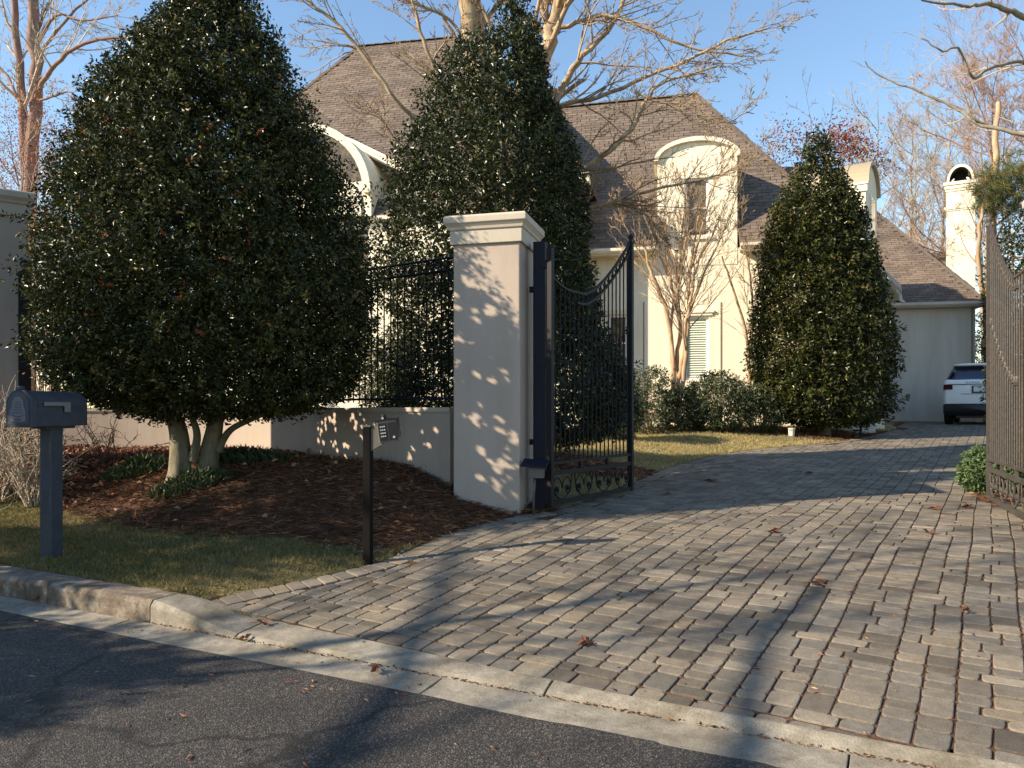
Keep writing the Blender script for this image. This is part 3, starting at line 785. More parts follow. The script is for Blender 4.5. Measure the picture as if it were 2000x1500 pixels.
# main front wall
XL, XR = wx(1000, 0), wx(1662, 0); EZ = W(1300, 482, -.38).z
h1 = (wx(1188, 0), wx(1226, 0), wz(725, 1205, 0), wz(615, 1205, 0)); h2 = (wx(1338, 0), wx(1384, 0), wz(742, 1360, 0), wz(618, 1360, 0))
wall_holes(XL, XR, .4, EZ-.02, 0, .14, [h1, h2])
window(h1, 0, brown=True); window(h2, 0, blinds=True)
for h in (h1, h2):
    MB().box2((h[0]-.14, -.06, h[3]+.09), (h[1]+.14, -.001, h[3]+.15)).box2((h[0]-.10, -.035, h[3]+.02), (h[1]+.10, -.001, h[3]+.09)).build('window_head', M['trim'], house)
for px in (1257, 1408):
    x_ = wx(px, 0); MB().box2((x_-.014, -.014, .8), (x_+.014, -.001, wz(590, px, 0))).build('wall_joint', M['joint'], house)
MB().box2((XR-.3, .02, .4), (XR, 13.5, EZ-.02)).build('side_wall', M['house'], house)
# eaves
def eave(x0, x1, c, z, name='eave', dep=.4):
    MB().box2((x0, c-.02, z-.16), (x1, c+.03, z)).box2((x0, c+.03, z-.14), (x1, c+dep, z-.11)).build(name, M['trim'], house)
    g_ = []
    for x in (x0, x1): g_.append([Vector((x, c-.13, z-.0)), Vector((x, c-.125, z-.07)), Vector((x, c-.08, z-.12)), Vector((x, c-.022, z-.12)), Vector((x, c-.022, z)), Vector((x, c-.035, z-.0)), Vector((x, c-.04, z-.10)), Vector((x, c-.08, z-.10)), Vector((x, c-.11, z-.06)), Vector((x, c-.115, z))])
    MB().loft(g_).build('gutter', M['trim'], house)
EX = W(1688, 480, -.38).x
CD1 = -.012
xa, xb = wx(1284, CD1), wx(1440, CD1)
eave(XL, xa-.05, -.38, EZ); eave(xb+.05, EX, -.38, EZ)
# shingled roof planes
shingle_jobs = []
def roof_plane(poly3, c0, z0, k, name='roof', skip=None):
    """poly3: local points on the plane z=z0+k*(y-c0)"""
    up_ = Vector((0, 1, k)).normalized(); nrm = Vector((0, -k, 1)).normalized()
    base = [p-nrm*.02 for p in poly3]
    rf = MB().prism(base, -nrm*.10).build(name, M['shingle'], house)
    P2 = np.array([(p.x, (p-Vector((0, c0, z0))).dot(up_)) for p in poly3])
    e_ = .142; w_ = .30
    v0, v1 = P2[:, 1].min(), P2[:, 1].max(); x0, x1 = P2[:, 0].min(), P2[:, 0].max()
    r_ = int(v0/e_)-1; out = []
    while r_*e_ < v1:
        xs = np.arange(x0-w_, x1+w_, w_)+(r_*.47 % 1)*w_+rng.uniform(-.03, .03, 1)
        vv = np.full(xs.shape, (r_+.5)*e_)
        inn = inside(xs-w_*.42, vv, P2) & inside(xs+w_*.42, vv, P2)
        for x, okk in zip(xs, inn):
            if okk: out.append((x, r_*e_))
        r_ += 1
    for (x, v) in out:
        ww = w_*rng.uniform(.90, 1.0); t_ = .001+rng.choice([0, 0, .006])
        a0_ = Vector((0, c0, z0))+up_*(v+rng.uniform(-.012, .012)); a1_ = Vector((0, c0, z0))+up_*(v+e_+.01)
        q = [Vector((x-ww/2, a0_.y, a0_.z)), Vector((x+ww/2, a0_.y, a0_.z)), Vector((x+ww/2, a1_.y, a1_.z)), Vector((x-ww/2, a1_.y, a1_.z))]
        vs = [q[0]+nrm*(.009+t_), q[1]+nrm*(.009+t_), q[2]+nrm*.002, q[3]+nrm*.002, q[0]-nrm*.018, q[1]-nrm*.018]
        fs = [(0, 1, 2, 3), (4, 5, 1, 0), (4, 0, 3), (5, 2, 1)]
        ctr = q[0].lerp(q[2], .5)
        # distance to the camera, and whether it falls inside the frame
        dw = ctr-CAML; wxw = dw.x*ct-dw.y*st_; wyw = dw.x*st_+dw.y*ct
        px_, py_ = 1000+wxw/wyw*FPX, HZ-dw.z/wyw*FPX
        vis = 0 < px_ < 2000 and 0 < py_ and not (760 < px_ < 1085 and py_ > 100) and not (1500 < px_ < 1700 and py_ > 350)
        shingle_jobs.append((1/wyw**2 if vis else 0, rf, vs, fs, ctr))
    return rf
def cap_strip(p, q, name='ridge_cap', w=.13):
    d_ = (q-p).normalized(); s_ = d_.cross(Vector((0, 0, 1))).normalized(); u_ = Vector((0, 0, 1))
    n_ = max(1, int((q-p).length/.3))
    for i_ in range(n_):
        a = p.lerp(q, i_/n_); b = p.lerp(q, (i_+1)/n_)
        lo = .012
        MBc.add([a-s_*w-u_*.05+u_*lo, a+u_*(.045+lo), a+s_*w-u_*.05+u_*lo, b-s_*w-u_*.05, b+u_*.03, b+s_*w-u_*.05], [(0, 1, 4, 3), (1, 2, 5, 4), (0, 2, 1)])
# middle roof
rc = 4.6; rz1 = W(1358, 183, rc).z; k1 = (rz1-EZ)/(rc+.38)
e_c = -.40
nt = lambda x, c: Vector((x, c, EZ+(c+.38)*k1))
mp = [nt(XL, -.40), nt(EX, -.40), RP(1530, 334, -.38, EZ, k1), RP(1450, 256, -.38, EZ, k1), RP(1361, 183, -.38, EZ, k1), RP(1095, 209, -.38, EZ, k1), RP(980, 222, -.38, EZ, k1)]
r_main = roof_plane([mp[0], nt(xa-.04, -.40), nt(xa-.04, .0), nt(xb+.04, .0), nt(xb+.04, -.40)]+mp[1:], -.38, EZ, k1)
# dropping right-hand slope and the back slope, hidden from the front
MB().prism([mp[1], mp[1]+Vector((0, 10.5, 0)), mp[4]+Vector((0, .6, -.05)), mp[4], mp[2]], (-.02, .03, -.1)).build('side_roof', M['shingle'], house)
MB().prism([mp[4]+Vector((0, .02, 0)), mp[1]+Vector((0, 10.5, 0)), Vector((XL, 10.1, EZ)), mp[6]+Vector((0, .02, 0))], (0, 0, -.1)).build('back_roof', M['shingle'], house)
MBc = MB(); cap_strip(mp[4], mp[2]); cap_strip(mp[2], mp[1]); cap_strip(mp[5], mp[4]); MBc.build('ridge_cap', M['shingle'], house)
# left block
CB = -.9; LZ = W(1100, 341, CB-.35).z; XA, XB2 = wx(380, CB), wx(1134, CB)
kl = (W(890, 72, 4.6).z-LZ)/(4.6-CB+.35)
hw = (wx(655, CB), wx(722, CB), wz(650, 690, CB), wz(443, 690, CB))
lowz = wz(424, 735, CB)
wall_holes(XA, XB2, .4, lowz, CB, .14, [hw]); window(hw, CB, brown=True)
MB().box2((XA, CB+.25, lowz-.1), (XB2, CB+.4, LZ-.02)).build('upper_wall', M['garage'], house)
MB().box2((XB2-.3, CB+.02, .4), (XB2, 2.5, LZ-.02)).build('side_wall', M['house'], house)
ms = lambda x: [Vector((x, CB-.12, lowz)), Vector((x, CB-.12, lowz-.09)), Vector((x, CB+.3, lowz-.09)), Vector((x, CB+.3, lowz+.6))]
km = (LZ-lowz)/.42
mpoly = [Vector((XA, CB-.12, lowz)), Vector((XB2+.1, CB-.12, lowz)), Vector((XB2+.1, CB+.30, LZ-.1)), Vector((XA, CB+.30, LZ-.1))]
roof_plane(mpoly, CB-.12, lowz, (LZ-.1-lowz)/.42, 'lower_roof')
MB().box2((XA, CB-.16, lowz-.10), (XB2+.12, CB-.0, lowz-.005)).build('belt_course', M['trim'], house)
cR = CB-.35
low_px = [(1150, 342), (1000, 340), (860, 336), (800, 326), (761, 310), (700, 280), (628, 251), (560, 236), (470, 240), (380, 300)]
lp = []
for px, py in low_px: lp.append(RP(px, py, cR, LZ, kl))
lp = [p if p.y > cR else Vector((p.x, cR, LZ)) for p in lp]
lpoly = [RP(905, 71, cR, LZ, kl), RP(890, 72, cR, LZ, kl), RP(700, 90, cR, LZ, kl), RP(640, 137, cR, LZ, kl), RP(470, 300-40, cR, LZ, kl)][0:4]
poly = lp[:7]+[lp[7], RP(540, 215, cR, LZ, kl)]+lpoly[::-1]
r_left = roof_plane(poly, cR, LZ, kl)
B_ = lpoly[0]; A_ = lp[0]
MB().prism([A_, A_+Vector((0, 12.5, 0)), B_+Vector((0, .8, 0)), B_], (-.03, .02, -.1)).build('side_roof', M['shingle'], house)
MB().prism([B_+Vector((0, .03, 0)), A_+Vector((0, 12.5, 0)), A_+Vector((-14, 12.5, 0)), lpoly[2]+Vector((0, .03, 0))], (0, 0, -.1)).build('back_roof', M['shingle'], house)
MBc = MB(); cap_strip(lpoly[0], A_); cap_strip(lpoly[2], lpoly[1]); cap_strip(lpoly[3], lpoly[2]); cap_strip(poly[8], lpoly[3]); MBc.build('ridge_cap', M['shingle'], house)
# the cornice that sweeps up over the arched bay
cor = MB(); ls_ = []
for p in lp[:8]:
    ls_.append([p+Vector((0, -.04, .03)), p+Vector((0, -.16, .02)), p+Vector((0, -.16, -.05)), p+Vector((0, -.08, -.12)), p+Vector((0, -.06, -.22)), p+Vector((0, .04, -.24)), p+Vector((0, .35, -.20)), p+Vector((0, .35, -.12))])
cor.loft(ls_).build('cornice', M['trim'], house)
# wall that fills in under the swept cornice
# arched bay (big dormer) of the left block
def arch_pts(cx_, cz_, r_, y_, n=20, a0_=0, a1_=math.pi, sq=1.0):
    return [Vector((cx_+r_*math.cos(a0_+(a1_-a0_)*i_/n), y_, cz_+r_*sq*math.sin(a0_+(a1_-a0_)*i_/n))) for i_ in range(n+1)]
CD = CB-.22; c0_ = W(592, 385, CD); ro = W(725, 385, CD).x-c0_.x
bay = MB().prism([Vector((c0_.x+ro, CD, lowz-.02)), *arch_pts(c0_.x, c0_.z, ro, CD), Vector((c0_.x-ro, CD, lowz-.02))][::-1], (0, 2.6, 0))
dm = bay.build('arched_bay', M['house'], house)
sw = MB(); sw.loft([[Vector((c0_.x+math.cos(t)*(ro+.015), y_, c0_.z+math.sin(t)*(ro+.015))) for y_ in (CD-.10, CD+2.9)]+[Vector((c0_.x+math.cos(t)*(ro-.20), y_, c0_.z+math.sin(t)*(ro-.20))) for y_ in (CD-.002, CD-.10)] for t in [math.pi*i_/24 for i_ in range(25)]])
sw.build('arch_trim', M['trim'], dm)
lun = arch_pts(c0_.x, c0_.z+.25, ro-.24, CD-.012, 20, .05, math.pi-.05)
MB().prism(lun[::-1], (0, .01, 0)).build('fan_window', M['glassbrown'], dm)
lo_ = arch_pts(c0_.x, c0_.z-.25, ro-.28, CD-.05, 16, .0, math.pi, .55)
MB().prism([Vector((c0_.x+ro-.28, CD-.05, lowz))]+lo_+[Vector((c0_.x-ro+.28, CD-.05, lowz))], (0, .04, 0)).build('fan_panel', M['house'], dm)
# dormer over the middle wall
sz = wz(311, 1360, CD1); tz = wz(275, 1360, CD1)
hd = (wx(1338, CD1), wx(1384, CD1), wz(462, 1360, CD1), wz(349, 1360, CD1))
dmr = empty('dormer'); dmr.parent = house
wall_holes(xa, xb, EZ-.45, sz, CD1, .12, [hd], 'dormer_face', M['house'], dmr)
xm = (xa+xb)/2; rw = (xb-xa)/2
seg = arch_pts(xm, sz, rw, CD1, 16, 0, math.pi, (tz-sz)/rw)
MB().prism(seg[::-1], (0, .12, 0)).build('gable_arch', M['house'], dmr)
MB().box2((xa, CD1+.001, EZ-.45), (xa+.1, 3.4, sz)).box2((xb-.1, CD1+.001, EZ-.45), (xb, 3.4, sz)).build('cheek', M['house'], dmr)
arc = lambda y_, dr: [Vector((xm+math.cos(t)*(rw+dr), y_, sz+math.sin(t)*((tz-sz)+dr))) for t in [math.pi*i_/16 for i_ in range(17)]]
ls_ = []
for i_ in range(17):
    t = math.pi*i_/16; o1 = Vector((xm+math.cos(t)*(rw+.09), 0, sz+math.sin(t)*(tz-sz+.09))); o2 = Vector((xm+math.cos(t)*(rw-.02), 0, sz+math.sin(t)*(tz-sz-.02)))
    ls_.append([Vector((o1.x, CD1-.10, o1.z)), Vector((o1.x, 4.2, o1.z)), Vector((o2.x, 4.2, o2.z)), Vector((o2.x, CD1-.10, o2.z))])
MB().loft(ls_).build('barrel_roof', M['trim'], dmr)
window(hd, CD1, brown=True, parent=dmr)
MB().box2((hd[0]-.10, CD1-.06, hd[2]-.08), (hd[1]+.10, CD1-.001, hd[2]-.005)).build('window_sill', M['trim'], dmr)
MB().box2((hd[0]-.12, CD1-.05, hd[3]+.01), (hd[1]+.12, CD1-.001, hd[3]+.10)).build('window_head', M['trim'], dmr)
MB().box2((hd[0]-.10, CD1-.03, hd[2]), (hd[0]-.02, CD1-.001, hd[3])).build('window_casing', M['trim'], dmr)
# second dormer, turned to the right
C2 = Vector((9.90, 21.5)); a2 = R(-34)
l2 = tol(*C2); d2 = empty('dormer', (l2[0], l2[1], 0), a2-HT); d2.parent = house
szz = EYE+(800-356)/FPX*21.5; rise = .70; Wd = 1.9
MB().box2((-2.6, 0, 4.5), (0, Wd, szz-.02)).build('dormer_wall', M['house'], d2)
fa = [Vector((.0, Wd/2+math.cos(t)*Wd/2, szz-.02+math.sin(t)*rise)) for t in [math.pi*i_/16 for i_ in range(17)]]
MB().prism(fa, (-.15, 0, 0)).build('gable_arch', M['house'], d2)
ls_ = []
for x_ in (.10, .04, .04, -.50, -.50, -.53, -.53, -3.0):
    pass
for i_ in range(17):
    t = math.pi*i_/16; f_ = lambda d_: (Wd/2+math.cos(t)*(Wd/2+d_), szz+math.sin(t)*(rise+d_))
    o1, o2 = f_(.08), f_(-.015)
    ls_.append([Vector((.10, *o1)), Vector((-3.0, *o1)), Vector((-3.0, *o2)), Vector((.10, *o2))])
MB().loft(ls_).build('barrel_roof', M['copper'], d2)
ls_ = []
for i_ in range(17):
    t = math.pi*i_/16; y1, z1 = Wd/2+math.cos(t)*(Wd/2+.10), szz+math.sin(t)*(rise+.10); y2, z2 = Wd/2+math.cos(t)*(Wd/2+.075), szz+math.sin(t)*(rise+.075)
    ls_.append([Vector((-.48, y1, z1)), Vector((-.52, y1, z1)), Vector((-.52, y2, z2)), Vector((-.48, y2, z2))])
MB().loft(ls_).build('roof_seam', M['copper'], d2)
MB().box2((-2.6, -.05, szz-.24), (.05, -.001, szz-.03)).box2((-2.6, -.08, szz-.05), (.08, -.002, szz+.01)).build('fascia', M['trim'], d2)
MB().box2((.001, .55, 5.9), (.04, 1.35, szz-.2)).build('window_frame', M['white'], d2)
MB().box2((.04, .62, 5.97), (.05, 1.28, szz-.27)).build('window_pane', M['glass'], d2)
# garage wing
CG = 9.3; GE = W(1840, 590, CG-.35).z; gx0, gx1 = XR-.5, wx(1905, CG)
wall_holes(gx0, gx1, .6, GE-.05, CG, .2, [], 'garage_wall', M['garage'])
MB().box2((gx1-.3, CG+.01, .6), (gx1, CG+7, GE-.05)).build('side_wall', M['garage'], house)
gxe = W(1925, 590, CG-.35).x
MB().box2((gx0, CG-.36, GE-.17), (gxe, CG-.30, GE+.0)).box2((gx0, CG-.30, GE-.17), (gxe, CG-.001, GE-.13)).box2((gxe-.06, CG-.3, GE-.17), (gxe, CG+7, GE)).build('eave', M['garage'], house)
g_ = []
for x in (gx0, gxe+.02): g_.append([Vector((x, CG-.48, GE)), Vector((x, CG-.475, GE-.09)), Vector((x, CG-.42, GE-.14)), Vector((x, CG-.362, GE-.14)), Vector((x, CG-.362, GE)), Vector((x, CG-.375, GE)), Vector((x, CG-.38, GE-.12)), Vector((x, CG-.42, GE-.12)), Vector((x, CG-.455, GE-.08)), Vector((x, CG-.46, GE))])
MB().loft(g_).build('gutter', M['garage'], house)
kg = .95; cg0 = CG-.38
gp_ = [Vector((gx0-1, cg0, GE)), Vector((gxe+.03, cg0, GE)), RP(1845, 521, cg0, GE, kg), RP(1710, 413, cg0, GE, kg), RP(1640, 355, cg0, GE, kg), RP(1500, 355, cg0, GE, kg)]
r_g = roof_plane(gp_, cg0, GE, kg)
MB().prism([gp_[1], gp_[1]+Vector((0, 8, 0)), gp_[4]+Vector((0, .6, 0)), gp_[4], gp_[2]], (-.03, .02, -.1)).build('side_roof', M['shingle'], house)
MBc = MB(); cap_strip(gp_[4], gp_[2], w=.09); cap_strip(gp_[2], gp_[1], w=.09); MBc.build('ridge_cap', M['shingle'], house)
s1 = [W(1790, 530, 12.5), W(1870, 530, 12.5), W(1870, 494, 14), W(1812, 494, 14)]
rq = lambda X, c, z: Vector((X, c, z))
MB().prism([rq(1.2, 3.2, 6.6), rq(5.9, 3.2, 6.6), rq(4.7, 5.6, 9.35), rq(2.0, 5.6, 9.35)], (0, .02, -.1)).prism([rq(4.7, 5.6, 9.35), rq(2.0, 5.6, 9.35), rq(1.2, 8.4, 6.6), rq(5.9, 8.4, 6.6)], (0, .02, -.1)).prism([rq(5.9, 3.2, 6.6), rq(5.9, 8.4, 6.6), rq(4.7, 5.6, 9.35)], (-.02, .0, -.1)).build('added_shade_roof', M['shingle'], house)  # unseen hip roof, added to throw shade onto the garage roof
MB().prism(s1, (0, .1, -.1)).build('rear_roof', M['shingle'], house)
MB().box2((W(1790, 530, 12.6).x, 12.7, .5), (W(1868, 530, 12.6).x, 15, s1[0].z-.1)).build('rear_wall', M['garage'], house)
MB().box2((wx(1900, CG)-.05, CG-.05, 1.5), (wx(1900, CG)-.0, CG-.001, GE-.2)).build('corner_joint', M['joint'], house)
# raking porch eave between main body and garage, mostly behind the holly
pr0, pr1 = W(1690, 497, 2.0), W(1757, 560, 2.0)
ls_ = []
for p in (pr0, pr0.lerp(pr1, .6), pr1, pr1+Vector((.02, 0, -.12))):
    ls_.append([p+Vector((0, 0, .05)), p+Vector((0, -.14, .03)), p+Vector((0, -.12, -.10)), p+Vector((0, 0, -.22)), p+Vector((0, 1.6, -.22)), p+Vector((0, 1.6, .05))])
MB().loft(ls_).build('porch_eave', M['garage'], house)
MB().prism([pr0+Vector((-.3, .1, -.2)), pr1+Vector((-.35, .1, -.25)), Vector((pr1.x-.35, pr1.y+.1, .7)), Vector((pr0.x-.3, pr0.y+.1, .7))], (0, 1.4, 0)).build('porch_wall', M['house'], house)
# downspout elbow
MB().tube([pr1+Vector((-.1, -.05, -.1)), pr1+Vector((0, -.05, -.22)), pr1+Vector((.02, -.05, -.38)), pr1+Vector((.10, -.05, -.44))], .045, 6).build('downspout', M['garage'], house)
# chimney
yC = 30.0; cwd = .98; lc = tol((1876-1000)/FPX*yC, yC)
chm = empty('chimney', (lc[0], lc[1], 0), R(-30)-HT); chm.parent = house
Z_ = lambda py: EYE+(HZ-py)/FPX*yC
hw_ = cwd/2
MB().box2((-hw_, 0, 3.0), (hw_, 1.0, Z_(363))).build('chimney_shaft', M['house'], chm)
def band(z0_, z1_, d_): MB().box2((-hw_-d_, -d_, z0_), (hw_+d_, 1+d_, z1_)).build('moulding', M['trim'], chm)
band(Z_(410), Z_(407), .03); band(Z_(407), Z_(402), .06); band(Z_(372), Z_(367), .03); band(Z_(367), Z_(360), .06); band(Z_(360), Z_(354), .10)
ar = hw_-.02; az = Z_(354); hgt = Z_(321)-az; ai = ar-.085
ls_ = []
for i_ in range(25):
    t = math.pi*i_/24; co, si = math.cos(t), math.sin(t)
    zz_ = az+si*hgt; zi = az+si*(hgt-.10)
    ls_.append([Vector((co*ar, -.04, zz_)), Vector((co*ar, 1.04, zz_)), Vector((co*ai, 1.04, zi)), Vector((co*ai, -.04, zi))])
MB().loft(ls_).build('arched_cap', M['trim'], chm)
MB().prism([Vector((math.cos(math.pi*i_/16)*(ai+.02), .55, az+math.sin(math.pi*i_/16)*(hgt-.09))) for i_ in range(17)][::-1], (0, .05, 0)).build('flue_back', M['dark'], chm)
ls_ = []
for i_ in range(17):
    t = math.pi*i_/16; co, si = math.cos(t), math.sin(t)
    ls_.append([Vector((co*(ai-.002), .0, az+si*(hgt-.102))), Vector((co*(ai-.002), .55, az+si*(hgt-.102))), Vector((co*(ai-.02), .55, az+si*(hgt-.12))), Vector((co*(ai-.02), .0, az+si*(hgt-.12)))])
MB().loft(ls_).build('flue_lining', M['dark'], chm)
for s_ in (-1, 1): MB().tube([(s_*.30, .10, az), (s_*.27, .10, az+.09), (s_*.21, .10, az+.15)], [.045, .045, .025], 8).build('cap_bracket', M['white'], chm)
# wall vent, small white box and path lamp beside the holly
p_ = W(1773, 774, CG); MB().box2((p_.x-.06, CG-.05, p_.z-.08), (p_.x+.06, CG-.001, p_.z+.08)).build('wall_outlet', M['poststeel'], house)
# shingles: the 300 that show largest as pieces, the rest joined per roof
order = sorted(range(len(shingle_jobs)), key=lambda i_: -shingle_jobs[i_][0]*(.3+.7*random.Random(i_).random()))
sset = set(order[:300]); rest = {}
for i_, (w_, rf, vs, fs, ctr) in enumerate(shingle_jobs):
    if i_ in sset:
        m_ = MB().add([v_-ctr for v_ in vs], fs); o = m_.build('shingle', M['shingle'], rf); o.location = ctr
        at_ = o.data.attributes.new('tone', 'FLOAT', 'POINT'); at_.data.foreach_set('value', [float(rng.random())]*6)
    else:
        mm = rest.setdefault(rf.name, (rf, MB(), []))
        mm[1].add(vs, fs); mm[2].extend([float(rng.random())]*6)
for nme, (rf, mb_, tn) in rest.items():
    o = mb_.build('shingle', M['shingle'], rf); o['kind'] = 'stuff'
    at_ = o.data.attributes.new('tone', 'FLOAT', 'POINT'); at_.data.foreach_set('value', tn)
# utility box and bench-like stand under the right holly
ux = at(1683, 812, 19.6); ub = tag(empty('utility_box', (ux.x, 19.6, g1(ux.x, 19.6)), HT), 'white utility cabinet low under the right hand holly', 'utility box')
MB().box((0, 0, .25), (.56, .4, .55)).build('cabinet', M['white'], ub, bevel=.01)
MB().box((0, 0, .545), (.60, .44, .04)).build('lid', M['white'], ub)
tx = at(1681, 820, 18.2); tb = tag(empty('spigot_stand', (tx.x, 18.2, g1(tx.x, 18.2)), 0), 'small black stand with crossbars before the white cabinet', 'stand')
MB().box((0, 0, .14), (.04, .04, .28)).build('upright', M['iron'], tb)
MB().box((0, 0, .31), (.34, .05, .04)).build('crossbar', M['iron'], tb); MB().box((-.08, 0, .16), (.20, .05, .04)).build('crossbar', M['iron'], tb); MB().box((-.1, 0, .04), (.2, .2, .03)).build('foot', M['iron'], tb)
px_ = at(1546, 826, 17.6); pl_ = tag(empty('garden_pot', (px_.x, 17.6, g1(px_.x, 17.6))), 'small pale pot standing in the mulch left of the right holly', 'pot')
MB().lathe((0, 0, 0), [(.06, 0), (.065, .02), (.075, .16), (.085, .165), (.085, .19), (.07, .19), (.06, .12)], 12).build('pot', M['trim'], pl_, smooth=False)
#PART4
# ------------------------------------------------------------------ parked car
D_ = 22.1; cxp = 1915; cx_ = (cxp-1000)/FPX*D_
car = tag(empty('parked_suv', (cx_, D_, float(P(S(cx_, D_)))), -math.atan2(cx_, D_)-R(2)), 'white luxury suv with black glass roofline parked by the garage wall, seen from behind', 'car')
def rr(y, hw, z0, z1, r_=.12, n=4):
    l = []
    for cx2, cz2, a_ in ((hw-r_, z0+r_, -90), (hw-r_, z1-r_, 0), (-hw+r_, z1-r_, 90), (-hw+r_, z0+r_, 180)):
        for i_ in range(n+1):
            t = R(a_+90*i_/n); l.append(Vector((cx2+r_*math.cos(t), y, cz2+r_*math.sin(t))))
    return l
MB().loft([rr(.03, .86, .62, 1.28, .08), rr(.07, .91, .52, 1.32, .1), rr(.3, .965, .40, 1.35, .14), rr(.9, .985, .36, 1.34, .16), rr(3.6, .985, .36, 1.22, .2), rr(4.3, .95, .38, 1.12, .2), rr(4.65, .86, .42, 1.0, .2), rr(4.72, .74, .5, .85, .12)]).build('body', M['carpaint'], car, smooth=True)
def hr(z, hw, y0, y1, r_=.25, n=4):
    l = []
    for cx2, cy2, a_ in ((hw-r_, y0+r_, -90), (hw-r_, y1-r_, 0), (-hw+r_, y1-r_, 90), (-hw+r_, y0+r_, 180)):
        for i_ in range(n+1):
            t = R(a_+90*i_/n); l.append(Vector((cx2+r_*math.cos(t), cy2+r_*math.sin(t), z)))
    return l
MB().loft([hr(1.27, .90, .10, 3.5), hr(1.36, .875, .13, 3.3), hr(1.6, .77, .30, 2.7), hr(1.735, .70, .40, 2.45)]).build('windows', M['carglass'], car, smooth=True)
MB().loft([hr(1.728, .72, .30, 2.5), hr(1.76, .73, .22, 2.5), hr(1.79, .71, .26, 2.45), hr(1.815, .58, .45, 2.2), hr(1.82, .4, .6, 2.0)]).build('roof', M['carpaint'], car, smooth=True)
MB().box2((-.025, .8, 1.81), (.025, 1.0, 1.87)).build('aerial', M['carblack'], car)
MB().box2((-.86, .015, 1.175), (.86, .06, 1.195)).build('tailgate_strip', M['carblack'], car)
for s_ in (-1, 1):
    MB().prism([(s_*.945, .03, 1.03), (s_*.70, .005, 1.04), (s_*.70, .005, 1.17), (s_*.93, .03, 1.19)], (0, .25, 0)).build('tail_lamp', M['lamp'], car)
    MB().box2((s_*.62, .0, .58), (s_*.88, .03, .61)).build('reflector', M['lamp'], car)
    wv = MB()
    for yw in (.95, 3.75):
        w_ = MB().tube([(s_*.72, yw, .37), (s_*.76, yw, .37), (s_*.94, yw, .37), (s_*.965, yw, .37)], [.33, .37, .37, .33], 22).build('wheel', M['tyre'], car)
        MB().tube([(s_*.95, yw, .37), (s_*.972, yw, .37)], [.25, .24], 16).build('rim', M['rim'], w_)
MB().loft([rr(.0, .90, .28, .62, .06), rr(.12, .95, .28, .64, .08), rr(.5, .96, .30, .60, .08)]).build('bumper', M['carblack'], car, smooth=True)
MB().box2((-.62, .2, .2), (.62, 4.2, .42)).build('underbody', M['carblack'], car)
np_ = MB().box2((-.17, .002, .97), (.17, .02, 1.12)).build('number_plate', M['numplate'], car)
MB().box2((-.22, .008, .93), (.22, .028, 1.145)).build('plate_recess', M['carblack'], car)
MB().box2((-.5, .02, .90), (.5, .026, .912)).build('tailgate_crease', M['carblack'], car)
def text(body, size, name, m, parent, loc, rot, ext=.004):
    cu = bpy.data.curves.new(name, 'FONT'); cu.body = body; cu.size = size; cu.align_x = 'CENTER'; cu.extrude = ext; cu.space_character = 1.35
    tmp = bpy.data.objects.new('tmp_text', cu); C.objects.link(tmp)
    dg = bpy.context.evaluated_depsgraph_get(); me = bpy.data.meshes.new_from_object(tmp.evaluated_get(dg))
    bpy.data.objects.remove(tmp); me.materials.clear(); me.materials.append(m)
    o = link(name, me, parent); o.location = loc; o.rotation_euler = rot; return o
text('RANGE ROVER', .085, 'lettering', M['letter'], car, (0, .022, 1.212), (R(90), 0, 0))
# ------------------------------------------------------------------ foliage tools
def unit(v): return v/np.maximum(np.linalg.norm(v, axis=1, keepdims=True), 1e-9)
def leaf_object(name, Cn, Dn, L, Wd, m, parent=None, tn=None, fold=.25, seed=0):
    r_ = np.random.default_rng(seed); n = len(Cn)
    D = unit(Dn); Rn = unit(r_.normal(size=(n, 3))+np.array([0, 0, .9])); Sd = unit(np.cross(D, Rn)); N = np.cross(Sd, D)
    L = np.broadcast_to(np.asarray(L, float).reshape(-1, 1), (n, 1))*r_.uniform(.7, 1.2, (n, 1)); Wd_ = L*Wd
    V = np.stack([Cn, Cn+D*L*.45+Sd*Wd_*.5+N*Wd_*fold, Cn+D*L-N*L*.08, Cn+D*L*.45-Sd*Wd_*.5+N*Wd_*fold], 1).reshape(-1, 3)
    b = np.arange(n)*4
    F = np.concatenate([np.stack([b, b+1, b+2], 1), np.stack([b, b+2, b+3], 1)])
    if tn is None: tn = r_.random(n)
    return link(name, tri_mesh(name, V, F, m, np.repeat(tn, 4)), parent)
